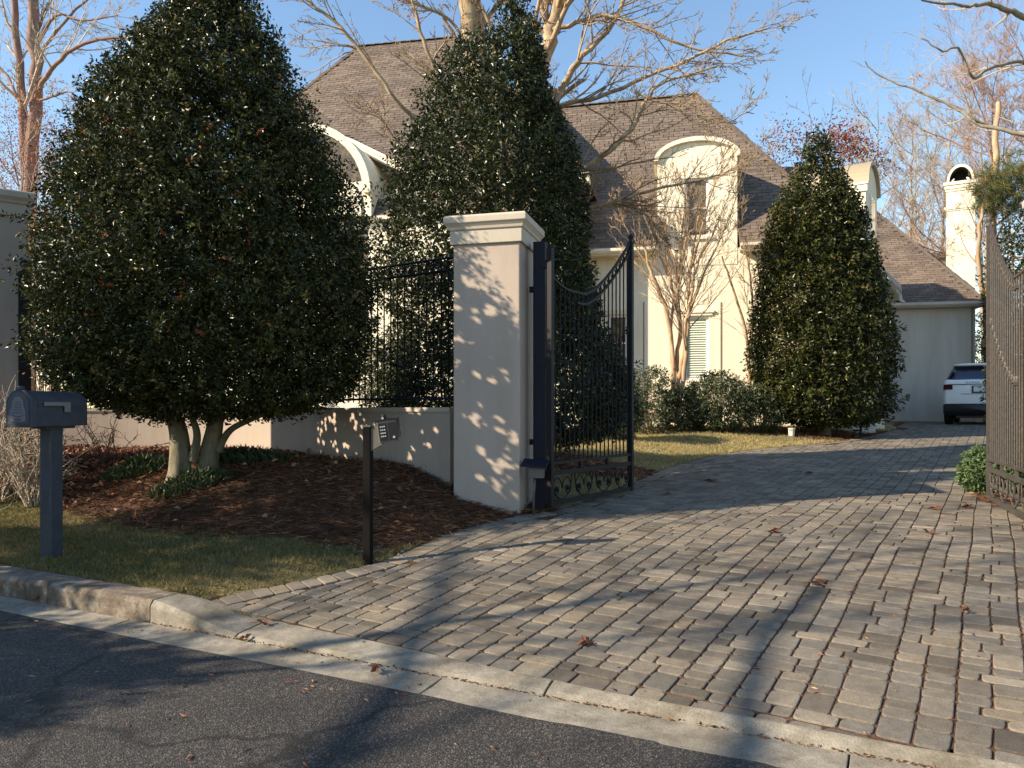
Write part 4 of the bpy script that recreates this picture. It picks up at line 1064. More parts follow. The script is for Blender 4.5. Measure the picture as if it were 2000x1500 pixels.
def crown(name, center, prof, sprays, per, L, Wd, m, parent, seed, tunnels=None, depth=.30, squash=1.0, lump=.13, spread=.16, inner=.35, skew=None, gaps=0.0, tone_pow=1.0):
    """prof: (z, r_left, r_right) rows; leaves grow in sprays through a thick shell of the crown"""
    r_ = np.random.default_rng(seed); zs = np.array([p[0] for p in prof]); rl = np.array([p[1] for p in prof]); rr_ = np.array([p[2] for p in prof])
    area = np.maximum(rl+rr_, .02); zz_ = np.linspace(zs[0], zs[-1], 200); w = np.interp(zz_, zs, area); cdf = np.cumsum(w); cdf /= cdf[-1]
    n = int(sprays*(1+inner)); z = np.interp(r_.random(n), cdf, zz_)+r_.normal(0, .03, n); z = np.clip(z, zs[0], zs[-1]); th = r_.uniform(0, 2*np.pi, n)
    mixx = (np.cos(th)+1)/2; Rr = np.interp(z, zs, rl)*(1-mixx)+np.interp(z, zs, rr_)*mixx
    # lumps: random bumps over the surface
    nb = 90; bz = r_.uniform(zs[0], zs[-1], nb); bt = r_.uniform(0, 2*np.pi, nb); ba = r_.uniform(-1, 1, nb); bs = r_.uniform(.18, .42, nb)*rr_.max()/1.9
    lumpv = np.zeros(n)
    for q in range(nb):
        dd = ((z-bz[q])**2+(np.angle(np.exp(1j*(th-bt[q])))*Rr)**2)/(bs[q]**2); lumpv += ba[q]*np.exp(-dd)
    for q in range(14):
        bz2, bt2, ba2, bs2 = r_.uniform(zs[0], zs[-1]), r_.uniform(0, 6.283), r_.uniform(-.75, .75), r_.uniform(.45, .8)*rr_.max()/1.9
        lumpv += ba2*np.exp(-((z-bz2)**2+(np.angle(np.exp(1j*(th-bt2)))*Rr)**2)/bs2**2)
    isin = r_.random(n) < inner/(1+inner)
    f = np.where(isin, r_.uniform(.35, .85, n), 1-np.abs(r_.normal(0, depth*.35, n)))+lump*lumpv*np.where(isin, .5, 1)
    tips = (~isin) & (r_.random(n) < .06); f = np.where(tips, f+r_.uniform(.03, .15, n), f)
    pos = np.stack([np.cos(th)*Rr*f, np.sin(th)*Rr*f*squash, z], 1)
    if gaps > 0:
        keep = r_.random(n) > gaps*np.clip(-lumpv*1.4, 0, 1); pos = pos[keep]; th = th[keep]; n = len(pos); lumpv = lumpv[keep]; tips = tips[keep]
    dr_ = np.stack([np.cos(th), np.sin(th)*squash, np.full(n, .55)], 1); dr_ = unit(dr_+r_.normal(0, .5, (n, 3)))
    # leaves along every spray
    t = r_.random((n, per, 1))
    side = r_.normal(size=(n, per, 3)); side -= (side*dr_[:, None]).sum(2, keepdims=True)*dr_[:, None]; side /= np.linalg.norm(side, axis=2, keepdims=True)
    Cn = pos[:, None]+dr_[:, None]*(t-.5)*spread*2+side*L*.12
    Dn = dr_[:, None]*.55+side*.9+np.array([0, 0, -.12])
    tn = np.clip(r_.random((n, 1))*.45+r_.random((n, per))*.55+tips[:, None]*.12, 0, 1)**tone_pow
    cc = np.array(center)[None, None]
    if tunnels is not None:        # openings in the foliage that let sun flecks through
        Cf, Df, tf = Cn.reshape(-1, 3), Dn.reshape(-1, 3), tn.ravel(); keep = np.ones(len(Cf), bool); dv = -np.array(tuple(ld)); tgt = np.array(tuple(parent.location))
        for (q, rad_) in tunnels:
            v_ = Cf+Df*L*.4-(np.array(q)-tgt); al = v_@dv; keep &= np.linalg.norm(v_-al[:, None]*dv, axis=1) > rad_
        return leaf_object(name, Cf[keep]+np.array(center), Df[keep], L, Wd, m, parent, tf[keep], seed=seed+1)
    return leaf_object(name, (Cn+cc).reshape(-1, 3), Dn.reshape(-1, 3), L, Wd, m, parent, tn.ravel(), seed=seed+1)
class Tubes:
    def __init__(s): s.V = []; s.F = []; s.n = 0
    def add(s, pts, rad, k=4):
        pts = np.asarray(pts, float); rad = np.asarray(rad, float); m_ = len(pts)
        d = np.gradient(pts, axis=0); d = unit(d); ref = np.array([.3, .2, 1.0]) if abs(d[:, 2]).mean() < .8 else np.array([1.0, .2, .1])
        x = unit(np.cross(d, ref)); y = np.cross(d, x); a = np.arange(k)*2*np.pi/k
        ring = pts[:, None]+(x[:, None]*np.cos(a)[None, :, None]+y[:, None]*np.sin(a)[None, :, None])*rad[:, None, None]
        s.V.append(ring.reshape(-1, 3)); i_ = (np.arange(m_-1)[:, None]*k+np.arange(k)[None]); j_ = (np.arange(m_-1)[:, None]*k+(np.arange(k)[None]+1) % k)
        s.F.append(np.stack([i_, j_, j_+k, i_+k], 2).reshape(-1, 4)+s.n); s.n += m_*k
    def build(s, name, m, parent=None):
        if not s.V: return None
        return link(name, tri_mesh(name, np.concatenate(s.V), np.concatenate(s.F), m, smooth=True), parent)
def wander(p, d, L, n, r_, wob, rise):
    pts = [np.array(p, float)]; d = np.array(d, float)/np.linalg.norm(d)
    for i_ in range(n):
        d = d+r_.normal(0, wob, 3)+np.array([0, 0, rise]); d /= np.linalg.norm(d); pts.append(pts[-1]+d*L/n)
    return np.array(pts)
def ramify(pts, rad, level, maxl, r_, out, kids, lratio, wob=.14, rise=.03, ang=.75, L=None, rmin=.004):
    """children along a limb; out[level] are Tubes"""
    L = L or float(np.linalg.norm(np.diff(pts, axis=0), axis=1).sum())
    if level >= maxl: return
    n = kids[level]
    for i_ in range(n):
        t = r_.uniform(.22, 1.0) if i_ else 1.0
        f = t*(len(pts)-1); k = min(int(f), len(pts)-2); p = pts[k]+(pts[k+1]-pts[k])*(f-k); d = pts[k+1]-pts[k]; d = d/np.linalg.norm(d)
        s_ = r_.normal(size=3); s_ -= s_.dot(d)*d; s_ /= np.linalg.norm(s_); a = ang*r_.uniform(.5, 1.2)*(1 if i_ else .3)
        dd = d*math.cos(a)+s_*math.sin(a)
        l = L*lratio*r_.uniform(.5, 1.15)*(1.15-.5*t); rb = max(rmin, (rad[k]*(1-f+k)+rad[min(k+1, len(rad)-1)]*(f-k))*.45)
        m_ = 5 if level < 2 else 4
        q = wander(p, dd, l, m_, r_, wob, rise); rd = np.linspace(rb, max(rmin*.7, rb*.35), m_+1)
        out[min(level, len(out)-1)].add(q, rd, 5 if rb > .03 else 3)
        ramify(q, rd, level+1, maxl, r_, out, kids, lratio, wob, rise, ang, l, rmin)
def tree_from_limbs(name, label, cat, base, limbs, m, mt, seed, kids=(8, 6, 5), lratio=.5, group=None, wob=.14, rise=.03, ang=.75, rmin=.005, maxl=3, k=8, mlimb=None, tk=False):
    """limbs: list of (points, r0, r1); the first is the trunk"""
    t = tag(empty(name, (0, 0, 0)), label, cat, group); r_ = np.random.default_rng(seed)
    for i_, (pts, r0, r1) in enumerate(limbs):
        p = np.array([tuple(q) for q in pts], float)
        if len(p) > 2:     # smooth
            p2 = np.array([tuple(v) for v in catmull([Vector(q) for q in p], 4)])
        else: p2 = p
        p2[1:-1] += r_.normal(0, r0*.2, (len(p2)-2, 3))
        rd = np.linspace(r0, r1, len(p2)); tb = Tubes(); tb.add(p2, rd, k); tb.build('trunk' if i_ == 0 else 'limb', mlimb if (mlimb and i_) else m, t)
        out = [Tubes(), Tubes()]
        ramify(p2, rd, 0, maxl, r_, out, kids if (i_ or tk) else (0,)*4 if len(limbs) > 1 else kids, lratio, wob, rise, ang, None, rmin)
        o = out[0].build('branches', mt, t); 
        if o: o['kind'] = 'stuff'
        o = out[1].build('twigs', mt, t)
        if o: o['kind'] = 'stuff'
    return t
# ------------------------------------------------------------------ hollies
def px_prof(rows, cx_px, d, k=.92):
    """rows of (row, left column, right column) at distance d -> (z, rl, rr) bottom to top"""
    out = []
    kl_, kr_ = k if isinstance(k, tuple) else (k, k)
    for y, xl, xr in rows: out.append((EYE+(HZ-y)/FPX*d, max(.02, (cx_px-xl)/FPX*d*kl_), max(.02, (xr-cx_px)/FPX*d*kr_)))
    return sorted(out)
dA = 8.45; hA = Vector(((400-1000)/FPX*dA, dA))
tA = tag(empty('holly_tree', (hA.x, hA.y, g1(hA.x, hA.y))), 'largest holly tree, trimmed to a broad cone on two pale trunks, left of the gate', 'holly tree', None)
def loc(root, V_): return V_
gz = g1(hA.x, hA.y)
def local_trunk(root, pts, r0, r1, m, name='trunk', k=10):
    p = np.array([tuple(Vector(q)-root.location) for q in pts]); p2 = np.array([tuple(v) for v in catmull([Vector(q) for q in p], 5)])
    tb = Tubes(); rd = np.linspace(r0, r1, len(p2)); rd[0] *= 1.25; rd[1] *= 1.08; tb.add(p2, rd, k); return tb.build(name, m, root)
local_trunk(tA, [at(350, 945, 8.4), at(352, 880, 8.42), at(345, 830, 8.45), at(320, 780, 8.5), at(300, 700, 8.6)], .125, .06, M['bark_holly'])
local_trunk(tA, [at(402, 940, 8.5), at(410, 880, 8.5), at(420, 830, 8.5), at(425, 760, 8.5), at(400, 600, 8.5), at(400, 200, 8.5)], .12, .04, M['bark_holly'])
local_trunk(tA, [at(425, 880, 8.5), at(450, 840, 8.48), at(500, 815, 8.45), at(560, 790, 8.4)], .045, .02, M['bark_holly'], 'limb')
local_trunk(tA, [at(375, 900, 8.4), at(385, 850, 8.4), at(370, 800, 8.4)], .05, .03, M['bark_holly'], 'limb')
pA = px_prof([(812, 270, 560), (795, 190, 640), (762, 115, 695), (700, 62, 718), (600, 50, 722), (500, 55, 718), (400, 85, 685), (300, 125, 645), (200, 190, 600), (100, 275, 548), (0, 340, 490), (-70, 358, 450), (-120, 385, 420)], 400, dA, (.80, .97))
pA = [(z-gz, a, b) for z, a, b in pA]
rt2 = np.random.default_rng(77); TUN = []
for q in range(22):
    u = rt2.uniform(0, 1); c0_ = Vector((-.62+.70*u, 8.19-.19*u, .5+2.5*rt2.random()))
    if q in (0, 1, 2): c0_ = Vector((-.62+.70*(.6+.15*q), 8.19-.19*(.6+.15*q), .72+.08*q))
    for w_ in range(int(rt2.integers(2, 7))): TUN.append((tuple(c0_+Vector(rt2.normal(0, 1, 3))*.06), rt2.uniform(.016, .034)))
for q in range(34):
    k_ = rt2.uniform(2, 21); i0 = int(k_); p = WALL[i0].lerp(WALL[i0+1], k_-i0); c0_ = Vector((p.x, p.y-.12, rt2.uniform(.72, 1.42)))
    for w_ in range(int(rt2.integers(2, 6))): TUN.append((tuple(c0_+Vector(rt2.normal(0, 1, 3))*.07), rt2.uniform(.018, .042)))
crown('crown', (0, 0, 0), pA, 8800, 16, .052, .46, M['holly'], tA, 11, TUN, lump=.12, spread=.15, inner=1.2, gaps=.6)
# red leaves caught in the crown
rl = np.random.default_rng(3); pts = []
for px, py in [(250, 238), (265, 285), (365, 287), (488, 310), (165, 325), (143, 375), (182, 430), (235, 445), (440, 413), (450, 470), (570, 360), (575, 430), (330, 275), (480, 560), (620, 500), (130, 495), (660, 650), (300, 620)]+[(rl.uniform(110, 640), rl.uniform(180, 680)) for _ in range(26)]:
    zc = EYE+(HZ-py)/FPX*7.2-gz; rad_ = np.interp(zc, [p[0] for p in pA], [min(p[1], p[2]) for p in pA]); 
    xx = (px-400)/FPX*7.6; yy = -math.sqrt(max(.05, rad_**2-xx**2))*1.0
    for q in range(3): pts.append((xx+rl.normal(0, .012), yy+rl.normal(0, .02), zc+rl.normal(0, .012)))
leaf_object('caught_leaves', np.array(pts), rl.normal(size=(len(pts), 3)), .05, .9, M['orange'], tA, seed=2)['kind'] = 'stuff'
dB = HB[1]; tB = tag(empty('holly_tree', (HB[0], dB, g1(HB[0], dB))), 'dark holly tree of loose pyramid shape behind the pillar and left gate leaf', 'holly tree')
gz = g1(HB[0], dB); cB = 1000+HB[0]/dB*FPX
local_trunk(tB, [Vector((HB[0], dB, gz)), Vector((HB[0]+.05, dB, gz+2)), Vector((HB[0]-.15, dB, gz+4)), Vector((HB[0]-.25, dB, gz+6.3))], .11, .03, M['bark_holly'])
pB = px_prof([(868, 900, 1120), (850, 790, 1190), (800, 735, 1240), (720, 745, 1225), (640, 765, 1165), (560, 735, 1160), (500, 748, 1145), (400, 752, 1135), (330, 758, 1122), (250, 800, 1085), (170, 852, 1050), (115, 885, 1045), (88, 912, 1040), (60, 965, 1034), (20, 985, 1024), (-10, 1000, 1012)], cB, dB, .96)
pB = [(z-gz, a, b) for z, a, b in pB]
crown('crown', (0, 0, 0), pB, 6800, 14, .078, .40, M['holly_b'], tB, 21, lump=.16, spread=.17, inner=.40, gaps=.85)
dC = HC[1]; tC = tag(empty('holly_tree', (HC[0], dC, g1(HC[0], dC))), 'dense dark holly tree standing right of the crepe myrtle against the house', 'holly tree')
gz = g1(HC[0], dC); cC = 1000+HC[0]/dC*FPX
local_trunk(tC, [Vector((HC[0], dC, gz)), Vector((HC[0]+.05, dC, gz+3)), Vector((HC[0], dC, gz+5))], .12, .04, M['bark_holly'])
pC = px_prof([(829, 1560, 1690), (816, 1515, 1735), (785, 1480, 1752), (700, 1458, 1757), (600, 1468, 1732), (500, 1486, 1708), (430, 1505, 1690), (370, 1530, 1655), (320, 1558, 1632), (285, 1578, 1618), (250, 1596, 1602)], cC, dC)
pC = [(z-gz, a, b) for z, a, b in pC]
crown('crown', (0, 0, 0), pC, 4800, 12, .105, .45, M['holly'], tC, 31, lump=.12, spread=.2, inner=.35, squash=.75, gaps=.7)
# ------------------------------------------------------------------ shrubs
def shrub(name, label, cat, px, py_base, d, wpx, hpx, m, L, n, per, seed, lump=.2, squash=.8, group=None, twig=None, depth=.5, y0=None):
    x = (px-1000)/FPX*d; gz = g1(x, d); rt = tag(empty(name, (x, d, gz)), label, cat, group)
    w = wpx/2/FPX*d; h = hpx/FPX*d
    prof = [(.02, w*.55, w*.5), (h*.2, w*.9, w*.85), (h*.5, w, w), (h*.75, w*.82, w*.8), (h*.93, w*.5, w*.45), (h*1.02, w*.12, w*.12)]
    crown('foliage', (0, 0, 0), prof, n, per, L, .4, m, rt, seed, lump=lump, spread=L*1.6, inner=.5, squash=squash, depth=depth, gaps=.5)
    tb = Tubes(); r_ = np.random.default_rng(seed)
    for q in range(10):
        a = r_.uniform(0, 6.28); pp = wander((0, 0, 0), (math.cos(a)*.5*w/h, math.sin(a)*.5*w/h, 1), h*.85, 5, r_, .1, 0); tb.add(pp, np.linspace(.02, .006, 6), 4)
    tb.build('stems', twig or M['twig_tan'], rt); return rt
shrub('azalea_shrub', 'loose twiggy green shrub just right of the left gate leaf', 'shrub', 1268, 835, 17.6, 110, 130, M['azalea'], .07, 420, 10, 41, .3)
shrub('azalea_shrub', 'rounded green shrub between crepe myrtle and right holly', 'shrub', 1405, 835, 18.0, 150, 112, M['azalea'], .075, 900, 10, 42, .2)
shrub('azalea_shrub', 'low shrub under the crepe myrtle stems', 'shrub', 1330, 835, 17.9, 100, 90, M['azalea'], .07, 450, 10, 43, .2)
shrub('azalea_shrub', 'small shrub tucked against the left foot of the right holly', 'shrub', 1490, 830, 18.0, 90, 92, M['azalea'], .07, 420, 10, 44, .2)
shrub('azalea_shrub', 'dim shrub seen through the left gate bars', 'shrub', 1200, 845, 16.0, 120, 125, M['azalea'], .07, 600, 10, 45, .2)
shrub('azalea_shrub', 'leafy shrub behind the fence between big holly and pillar', 'shrub', 760, 800, 12.6, 120, 230, M['azalea'], .06, 600, 10, 46, .3)
shrub('lavender_shrub', 'small feathery green plant at the foot of the right gate leaf', 'plant', 1922, 965, 9.35, 72, 78, M['mound'], .06, 520, 14, 47, .12, 1.0)
shrub('lavender_shrub', 'feathery green plant seen through the bars of the right gate leaf', 'plant', 1985, 965, 9.2, 80, 80, M['mound'], .06, 480, 14, 48, .12, 1.0)
shrub('evergreen_shrub', 'dark evergreen shrub behind the right gate leaf', 'shrub', 2000, 900, 14.5, 130, 250, M['holly'], .09, 500, 12, 49, .2)
shrub('evergreen_shrub', 'dark shrub behind the bare trees right of the chimney', 'shrub', 1990, 560, 26, 130, 420, M['holly_b'], .13, 700, 12, 50, .25)
shrub('brown_shrub', 'brownish shrub past the right corner of the garage', 'shrub', 1925, 720, 31, 60, 190, M['dead'], .10, 420, 8, 51, .25)
# ground cover clumps around the big holly
def clump(label, cx_, cy_, rx, ry, n, seed, m=M['ivy'], h=.16, L=.11):
    r_ = np.random.default_rng(seed); a = r_.uniform(0, 6.283, n); q = np.sqrt(r_.random(n)); x = cx_+np.cos(a)*q*rx; y = cy_+np.sin(a)*q*ry; z = G(x, y)+r_.uniform(0, h, n)*(1.1-q)
    D = np.stack([r_.normal(0, .6, n), r_.normal(0, .6, n), r_.uniform(.3, 1.2, n)], 1)
    o = leaf_object('ground_cover', np.stack([x, y, z], 1), D, L, .22, m, None, seed=seed); tag(o, label, 'ground cover', kind='stuff'); return o
p1 = hitG(270, 925); p2 = hitG(480, 905); p3 = hitG(370, 955)
clump('low dark ground cover left of the big holly trunks', p1[0], p1[1], .38, .22, 1300, 61)
clump('low dark ground cover right of the big holly trunks', p2[0], p2[1], .50, .22, 1500, 62)
clump('low ground cover in front of the big holly trunks', p3[0], p3[1], .42, .16, 900, 63)
# dry twiggy shrub left
def twiggy(label, x, y, r, h, n, seed, m, leafm=None, nl=0):
    rt = tag(empty('twiggy_shrub', (x, y, g1(x, y))), label, 'shrub'); r_ = np.random.default_rng(seed); tb = Tubes()
    ends = []
    for q in range(n):
        a = r_.uniform(0, 6.283); sp = r_.uniform(.1, .9); p = wander((math.cos(a)*.08, math.sin(a)*.08, 0), (math.cos(a)*sp*r, math.sin(a)*sp*r, h), h*r_.uniform(.6, 1.15), 7, r_, .16, 0)
        tb.add(p, np.linspace(.008, .003, 8), 3)
        for w_ in range(6):
            k = r_.integers(2, 7); q2 = wander(p[k], r_.normal(size=3)+np.array([0, 0, .4]), h*.28, 4, r_, .25, 0); tb.add(q2, np.linspace(.004, .002, 5), 3); ends.append(q2[-1]); ends.append(q2[2])
    tb.build('stems', m, rt)
    if leafm:
        e = np.array(ends); leaf_object('leaves', e[r_.integers(0, len(e), nl)]+r_.normal(0, .03, (nl, 3)), r_.normal(size=(nl, 3)), .045, .5, leafm, rt, seed=seed)
    return rt
twiggy('pale dry leafless shrub behind the mailbox at the left edge', -5.35, 8.6, .62, 1.25, 60, 71, M['twig_pale'], M['dead'], 500)
twiggy('pale dry shrub cut by the left frame edge', -6.0, 8.9, .7, 1.3, 60, 72, M['twig_pale'], M['dead'], 400)
twiggy('thin dry stems before the low wall right of the mailbox', -4.9, 9.4, .7, .7, 14, 73, M['twig_dark'])
#PART5
# ------------------------------------------------------------------ river birch behind the middle holly
dBi = 14.0
def pth(lst): return [at(px, py, d) for px, py, d in lst]
def pthb(lst): return [at(px, py, 11.6+(d-12)*.55) for px, py, d in lst]
birch = [
 (pthb([(975, 850, 14.2), (965, 600, 14.1), (950, 350, 14.0), (935, 180, 13.9), (922, 60, 13.8), (908, -80, 13.7), (880, -260, 13.6)]), 0.260, 0.140),
 (pthb([(955, 300, 14.1), (945, 150, 14.2), (925, 20, 14.2), (925, -150, 14.3)]), 0.170, 0.100),
 (pthb([(980, 600, 14.0), (1010, 400, 13.9), (1050, 160, 13.8), (1075, 60, 13.8), (1100, -20, 13.8), (1120, -150, 13.8)]), 0.160, 0.090),
 (pthb([(1000, 420, 13.8), (1060, 260, 13.6), (1100, 165, 13.4), (1140, 110, 13.3), (1200, 40, 13.2), (1240, -60, 13.1)]), 0.072, 0.028),
 (pthb([(1060, 240, 13.6), (1100, 205, 13.3), (1170, 190, 13.0), (1260, 150, 12.8), (1340, 120, 12.6), (1420, 80, 12.4), (1500, 55, 12.2)]), 0.043, 0.014),
 (pthb([(1075, 60, 13.8), (1110, 50, 13.5), (1180, 30, 13.2), (1260, 55, 13.0), (1340, 90, 12.9), (1450, 110, 12.8)]), 0.043, 0.014),
 (pthb([(1030, 480, 13.9), (1080, 380, 13.4), (1130, 335, 13.0), (1190, 295, 12.8), (1235, 250, 12.7), (1262, 195, 12.6), (1300, 160, 12.5), (1400, 130, 12.3)]), 0.061, 0.014),
 (pthb([(1020, 560, 13.9), (1080, 440, 13.4), (1140, 410, 13.0), (1195, 395, 12.8), (1230, 385, 12.7), (1300, 365, 12.5), (1380, 350, 12.3), (1440, 330, 12.2)]), 0.047, 0.010),
 (pthb([(1130, 407, 13.0), (1200, 400, 12.8), (1250, 412, 12.5), (1280, 440, 12.4), (1310, 480, 12.3)]), 0.025, 0.008),
 (pthb([(940, 300, 14.0), (860, 250, 13.6), (790, 215, 13.3), (735, 140, 13.1), (680, 70, 12.9), (640, 30, 12.8), (600, 0, 12.7), (560, -40, 12.6)]), 0.043, 0.017),
 (pthb([(930, 260, 14.1), (880, 190, 13.8), (850, 135, 13.5), (820, 60, 13.4), (805, 0, 13.3), (790, -80, 13.2)]), 0.040, 0.021),
 (pthb([(915, 100, 13.9), (880, 40, 13.8), (830, 15, 13.6), (790, -5, 13.5), (740, -60, 13.3)]), 0.029, 0.014),
 (pthb([(930, 350, 14.0), (850, 330, 13.6), (780, 280, 13.3), (740, 230, 13.1), (690, 215, 12.9)]), 0.022, 0.007),
 (pthb([(1240, 180, 12.6), (1290, 200, 12.4), (1350, 205, 12.3), (1420, 240, 12.2), (1480, 190, 12.1)]), 0.018, 0.007),
]
tree_from_limbs('river_birch', 'bare multi stemmed birch with peeling tan bark spreading above the middle holly', 'tree', None, birch, M['bark_birch'], M['twig_tan'], 81, kids=(19, 9, 6), lratio=.33, wob=.16, rise=.03, rmin=.0045)
# crepe myrtle against the house
my = [
 (pth([(1322, 838, 17.9), (1320, 790, 17.9), (1316, 740, 17.9), (1308, 640, 17.8), (1285, 560, 17.7), (1268, 520, 17.7), (1255, 470, 17.6)]), .085, .03),
 (pth([(1320, 780, 17.9), (1322, 700, 17.9), (1330, 640, 17.9), (1312, 560, 17.9), (1305, 500, 17.9), (1300, 430, 17.9)]), .06, .02),
 (pth([(1322, 760, 17.8), (1335, 690, 17.8), (1345, 620, 17.8), (1345, 560, 17.8), (1352, 500, 17.7), (1365, 420, 17.7)]), .06, .02),
 (pth([(1324, 790, 17.8), (1340, 700, 17.7), (1338, 640, 17.6), (1350, 580, 17.6), (1360, 520, 17.6), (1400, 440, 17.5)]), .06, .02),
 (pth([(1316, 720, 17.8), (1310, 640, 17.8), (1325, 560, 17.8), (1330, 500, 17.8), (1335, 420, 17.8)]), .045, .015),
 (pth([(1335, 660, 17.9), (1325, 600, 18.0), (1320, 520, 18.0), (1290, 450, 18.0)]), .04, .015),
 (pth([(1345, 620, 17.8), (1372, 540, 17.7), (1410, 460, 17.6), (1440, 380, 17.5)]), .035, .01), (pth([(1305, 540, 17.8), (1270, 450, 17.7), (1240, 380, 17.6)]), .03, .01),
 (pth([(1330, 520, 17.8), (1345, 430, 17.7), (1338, 350, 17.6)]), .03, .01), (pth([(1352, 520, 17.7), (1375, 430, 17.5), (1400, 340, 17.4)]), .03, .01), (pth([(1268, 520, 17.7), (1235, 470, 17.6), (1205, 400, 17.5)]), .025, .01)]
tree_from_limbs('crepe_myrtle', 'bare crepe myrtle with smooth tan stems fanning up before the house wall', 'tree', None, my, M['bark_myrtle'], M['twig_tan'], 82, kids=(10, 7, 5), lratio=.48, wob=.13, rise=.05, ang=.6, rmin=.006, mlimb=M['bark_myrtle'])
my2 = [(pth([(1465, 800, 18.9), (1462, 700, 18.9), (1455, 640, 18.8), (1430, 560, 18.7), (1410, 500, 18.6)]), .05, .02), (pth([(1462, 700, 18.9), (1470, 620, 18.8), (1465, 540, 18.7), (1450, 470, 18.6)]), .04, .015)]
tree_from_limbs('crepe_myrtle', 'second thin bare myrtle beside the right holly casting twig shadows on the wall', 'tree', None, my2, M['bark_myrtle'], M['twig_tan'], 83, kids=(12, 7, 5), lratio=.45, wob=.13, rise=.05, ang=.6, rmin=.006)
# generic bare tree
def bare(label, px, py, d, hpx, m, mt, seed, spread=.45, limbs=7, r0=None, kids=(8, 6, 5), name='bare_tree', lratio=.42, lean=0, group=None, rmin=.008, ang=.7, rise=.05, first=.25, world_xy=None, h=None):
    x = (px-1000)/FPX*d if world_xy is None else world_xy[0]; y = d if world_xy is None else world_xy[1]
    z0 = g1(x, y)-.05; H = h or (hpx/FPX*d); r_ = np.random.default_rng(seed); r0 = r0 or H*.0095
    tr = wander((x, y, z0), (lean, 0, 1), H, 8, r_, .035, .02); L_ = [([tuple(p) for p in tr], r0, r0*.06)]
    for q in range(limbs):
        t = first+(1-first)*(q+.5)/limbs*.9; f = t*8; k = min(int(f), 7); p = tr[k]+(tr[k+1]-tr[k])*(f-k); a = q*2.4+r_.uniform(-.5, .5); el = r_.uniform(.5, 1.1)
        l = H*spread*(1.15-t*.7); pp = wander(p, (math.cos(a), math.sin(a), el), l, 6, r_, .12, .06); L_.append(([tuple(v) for v in pp], r0*(1-t*.75)*.42, r0*.10))
    return tree_from_limbs(name, label, 'tree', None, L_, m, mt, seed+1, tk=True, kids=kids, lratio=lratio, group=group, rmin=rmin, ang=ang, rise=rise, k=6)
# left background trees
lt = [(pth([(55, 900, 24), (52, 520, 24), (58, 360, 24), (66, 180, 24), (66, 60, 24), (64, -60, 24), (60, -300, 24)]), .26, .12),
      (pth([(52, 420, 24), (44, 200, 24), (30, 60, 24), (22, -60, 24)]), .15, .09),
      (pth([(64, 200, 24), (90, 150, 23.5), (130, 105, 23), (180, 80, 22.6), (240, 75, 22.3), (290, 85, 22)]), .08, .03),
      (pth([(62, 230, 24), (80, 110, 23.8), (120, 50, 23.5), (180, -10, 23.3)]), .07, .03),
      (pth([(66, 150, 24), (75, 60, 24.3), (100, 0, 24.5), (140, -60, 24.6)]), .07, .03),
      (pth([(60, 200, 24), (100, 190, 23.6), (140, 180, 23.4), (150, 215, 23.2)]), .04, .02),
      (pth([(60, 260, 24), (30, 180, 24.5), (0, 130, 25), (-40, 100, 25)]), .06, .03),
      (pth([(66, 100, 24), (110, 30, 23.6), (160, 40, 23.2), (230, 30, 22.8)]), .05, .02)]
tree_from_limbs('bare_tree', 'tall bare twin trunk tree with reddish bark behind the left pillar', 'tree', None, lt, M['bark_red'], M['twig_pale'], 91, kids=(14, 9, 6), lratio=.36, rmin=.006, rise=.04)
def leafcloud(root, m, pts, n, L, seed, sx=.5):
    r_ = np.random.default_rng(seed); c = np.array([tuple(p) for p in pts]); k = r_.integers(0, len(c), n); P3 = c[k]+r_.normal(0, sx, (n, 3))
    return leaf_object('leaves', P3, r_.normal(size=(n, 3)), L, .6, m, root, seed=seed)
b1 = bare('slender bare tree with a few red leaves left of the big holly', 120, 0, 21, 620, M['bark_red'], M['twig_red'], 92, spread=.3, first=.15, limbs=9, kids=(7, 5, 4))
leafcloud(b1, M['red'], [at(px, py, 21) for px, py in [(20, 280), (40, 310), (15, 330), (95, 270), (75, 330), (110, 350), (70, 400), (75, 470), (85, 440), (100, 300), (30, 230), (60, 200), (120, 270), (20, 380)]], 4200, .06, 7, .34)
bare('thin bare sapling at the far left edge', 10, 0, 19, 600, M['bark_grey'], M['twig_red'], 93, spread=.3, first=.1, limbs=9)
shrub('reddish_shrub', 'reddish leafless thicket between left pillar and big holly', 'shrub', 90, 850, 20, 130, 420, M['dead'], .06, 500, 7, 94, .3)
# trees behind the right wing
rt_ = [(1715, 30, 640, 0), (1760, 34, 560, 1), (1800, 38, 600, 2), (1835, 33, 620, 3), (1680, 40, 560, 4), (1925, 30, 640, 5)]
names = ['pale bare tree rising right of the second dormer', 'bare tree above the middle of the garage roof', 'far bare tree left of the chimney', 'bare tree directly behind the chimney', 'far bare tree behind the second dormer', 'bare tree just right of the chimney']
for (px, d, h_, k_), nm in zip(rt_, names):
    bare(nm, px, 0, d+8, h_, M['bark_grey'], M['twig_pale'], 100+k_, spread=.28, limbs=13, kids=(13, 9, 6), rmin=.0065, first=.2, lratio=.36)
big = bare('broad bare tree with dense pinkish twigs at the right edge', 1985, 0, 30, 720, M['bark_red'], M['twig_red'], 120, spread=.42, limbs=20, kids=(15, 10, 7), rmin=.006, first=.25)
bare('second broad pinkish bare tree past the right edge', 2110, 0, 31, 780, M['bark_red'], M['twig_red'], 124, spread=.42, limbs=16, kids=(13, 9, 7), rmin=.006, first=.25)
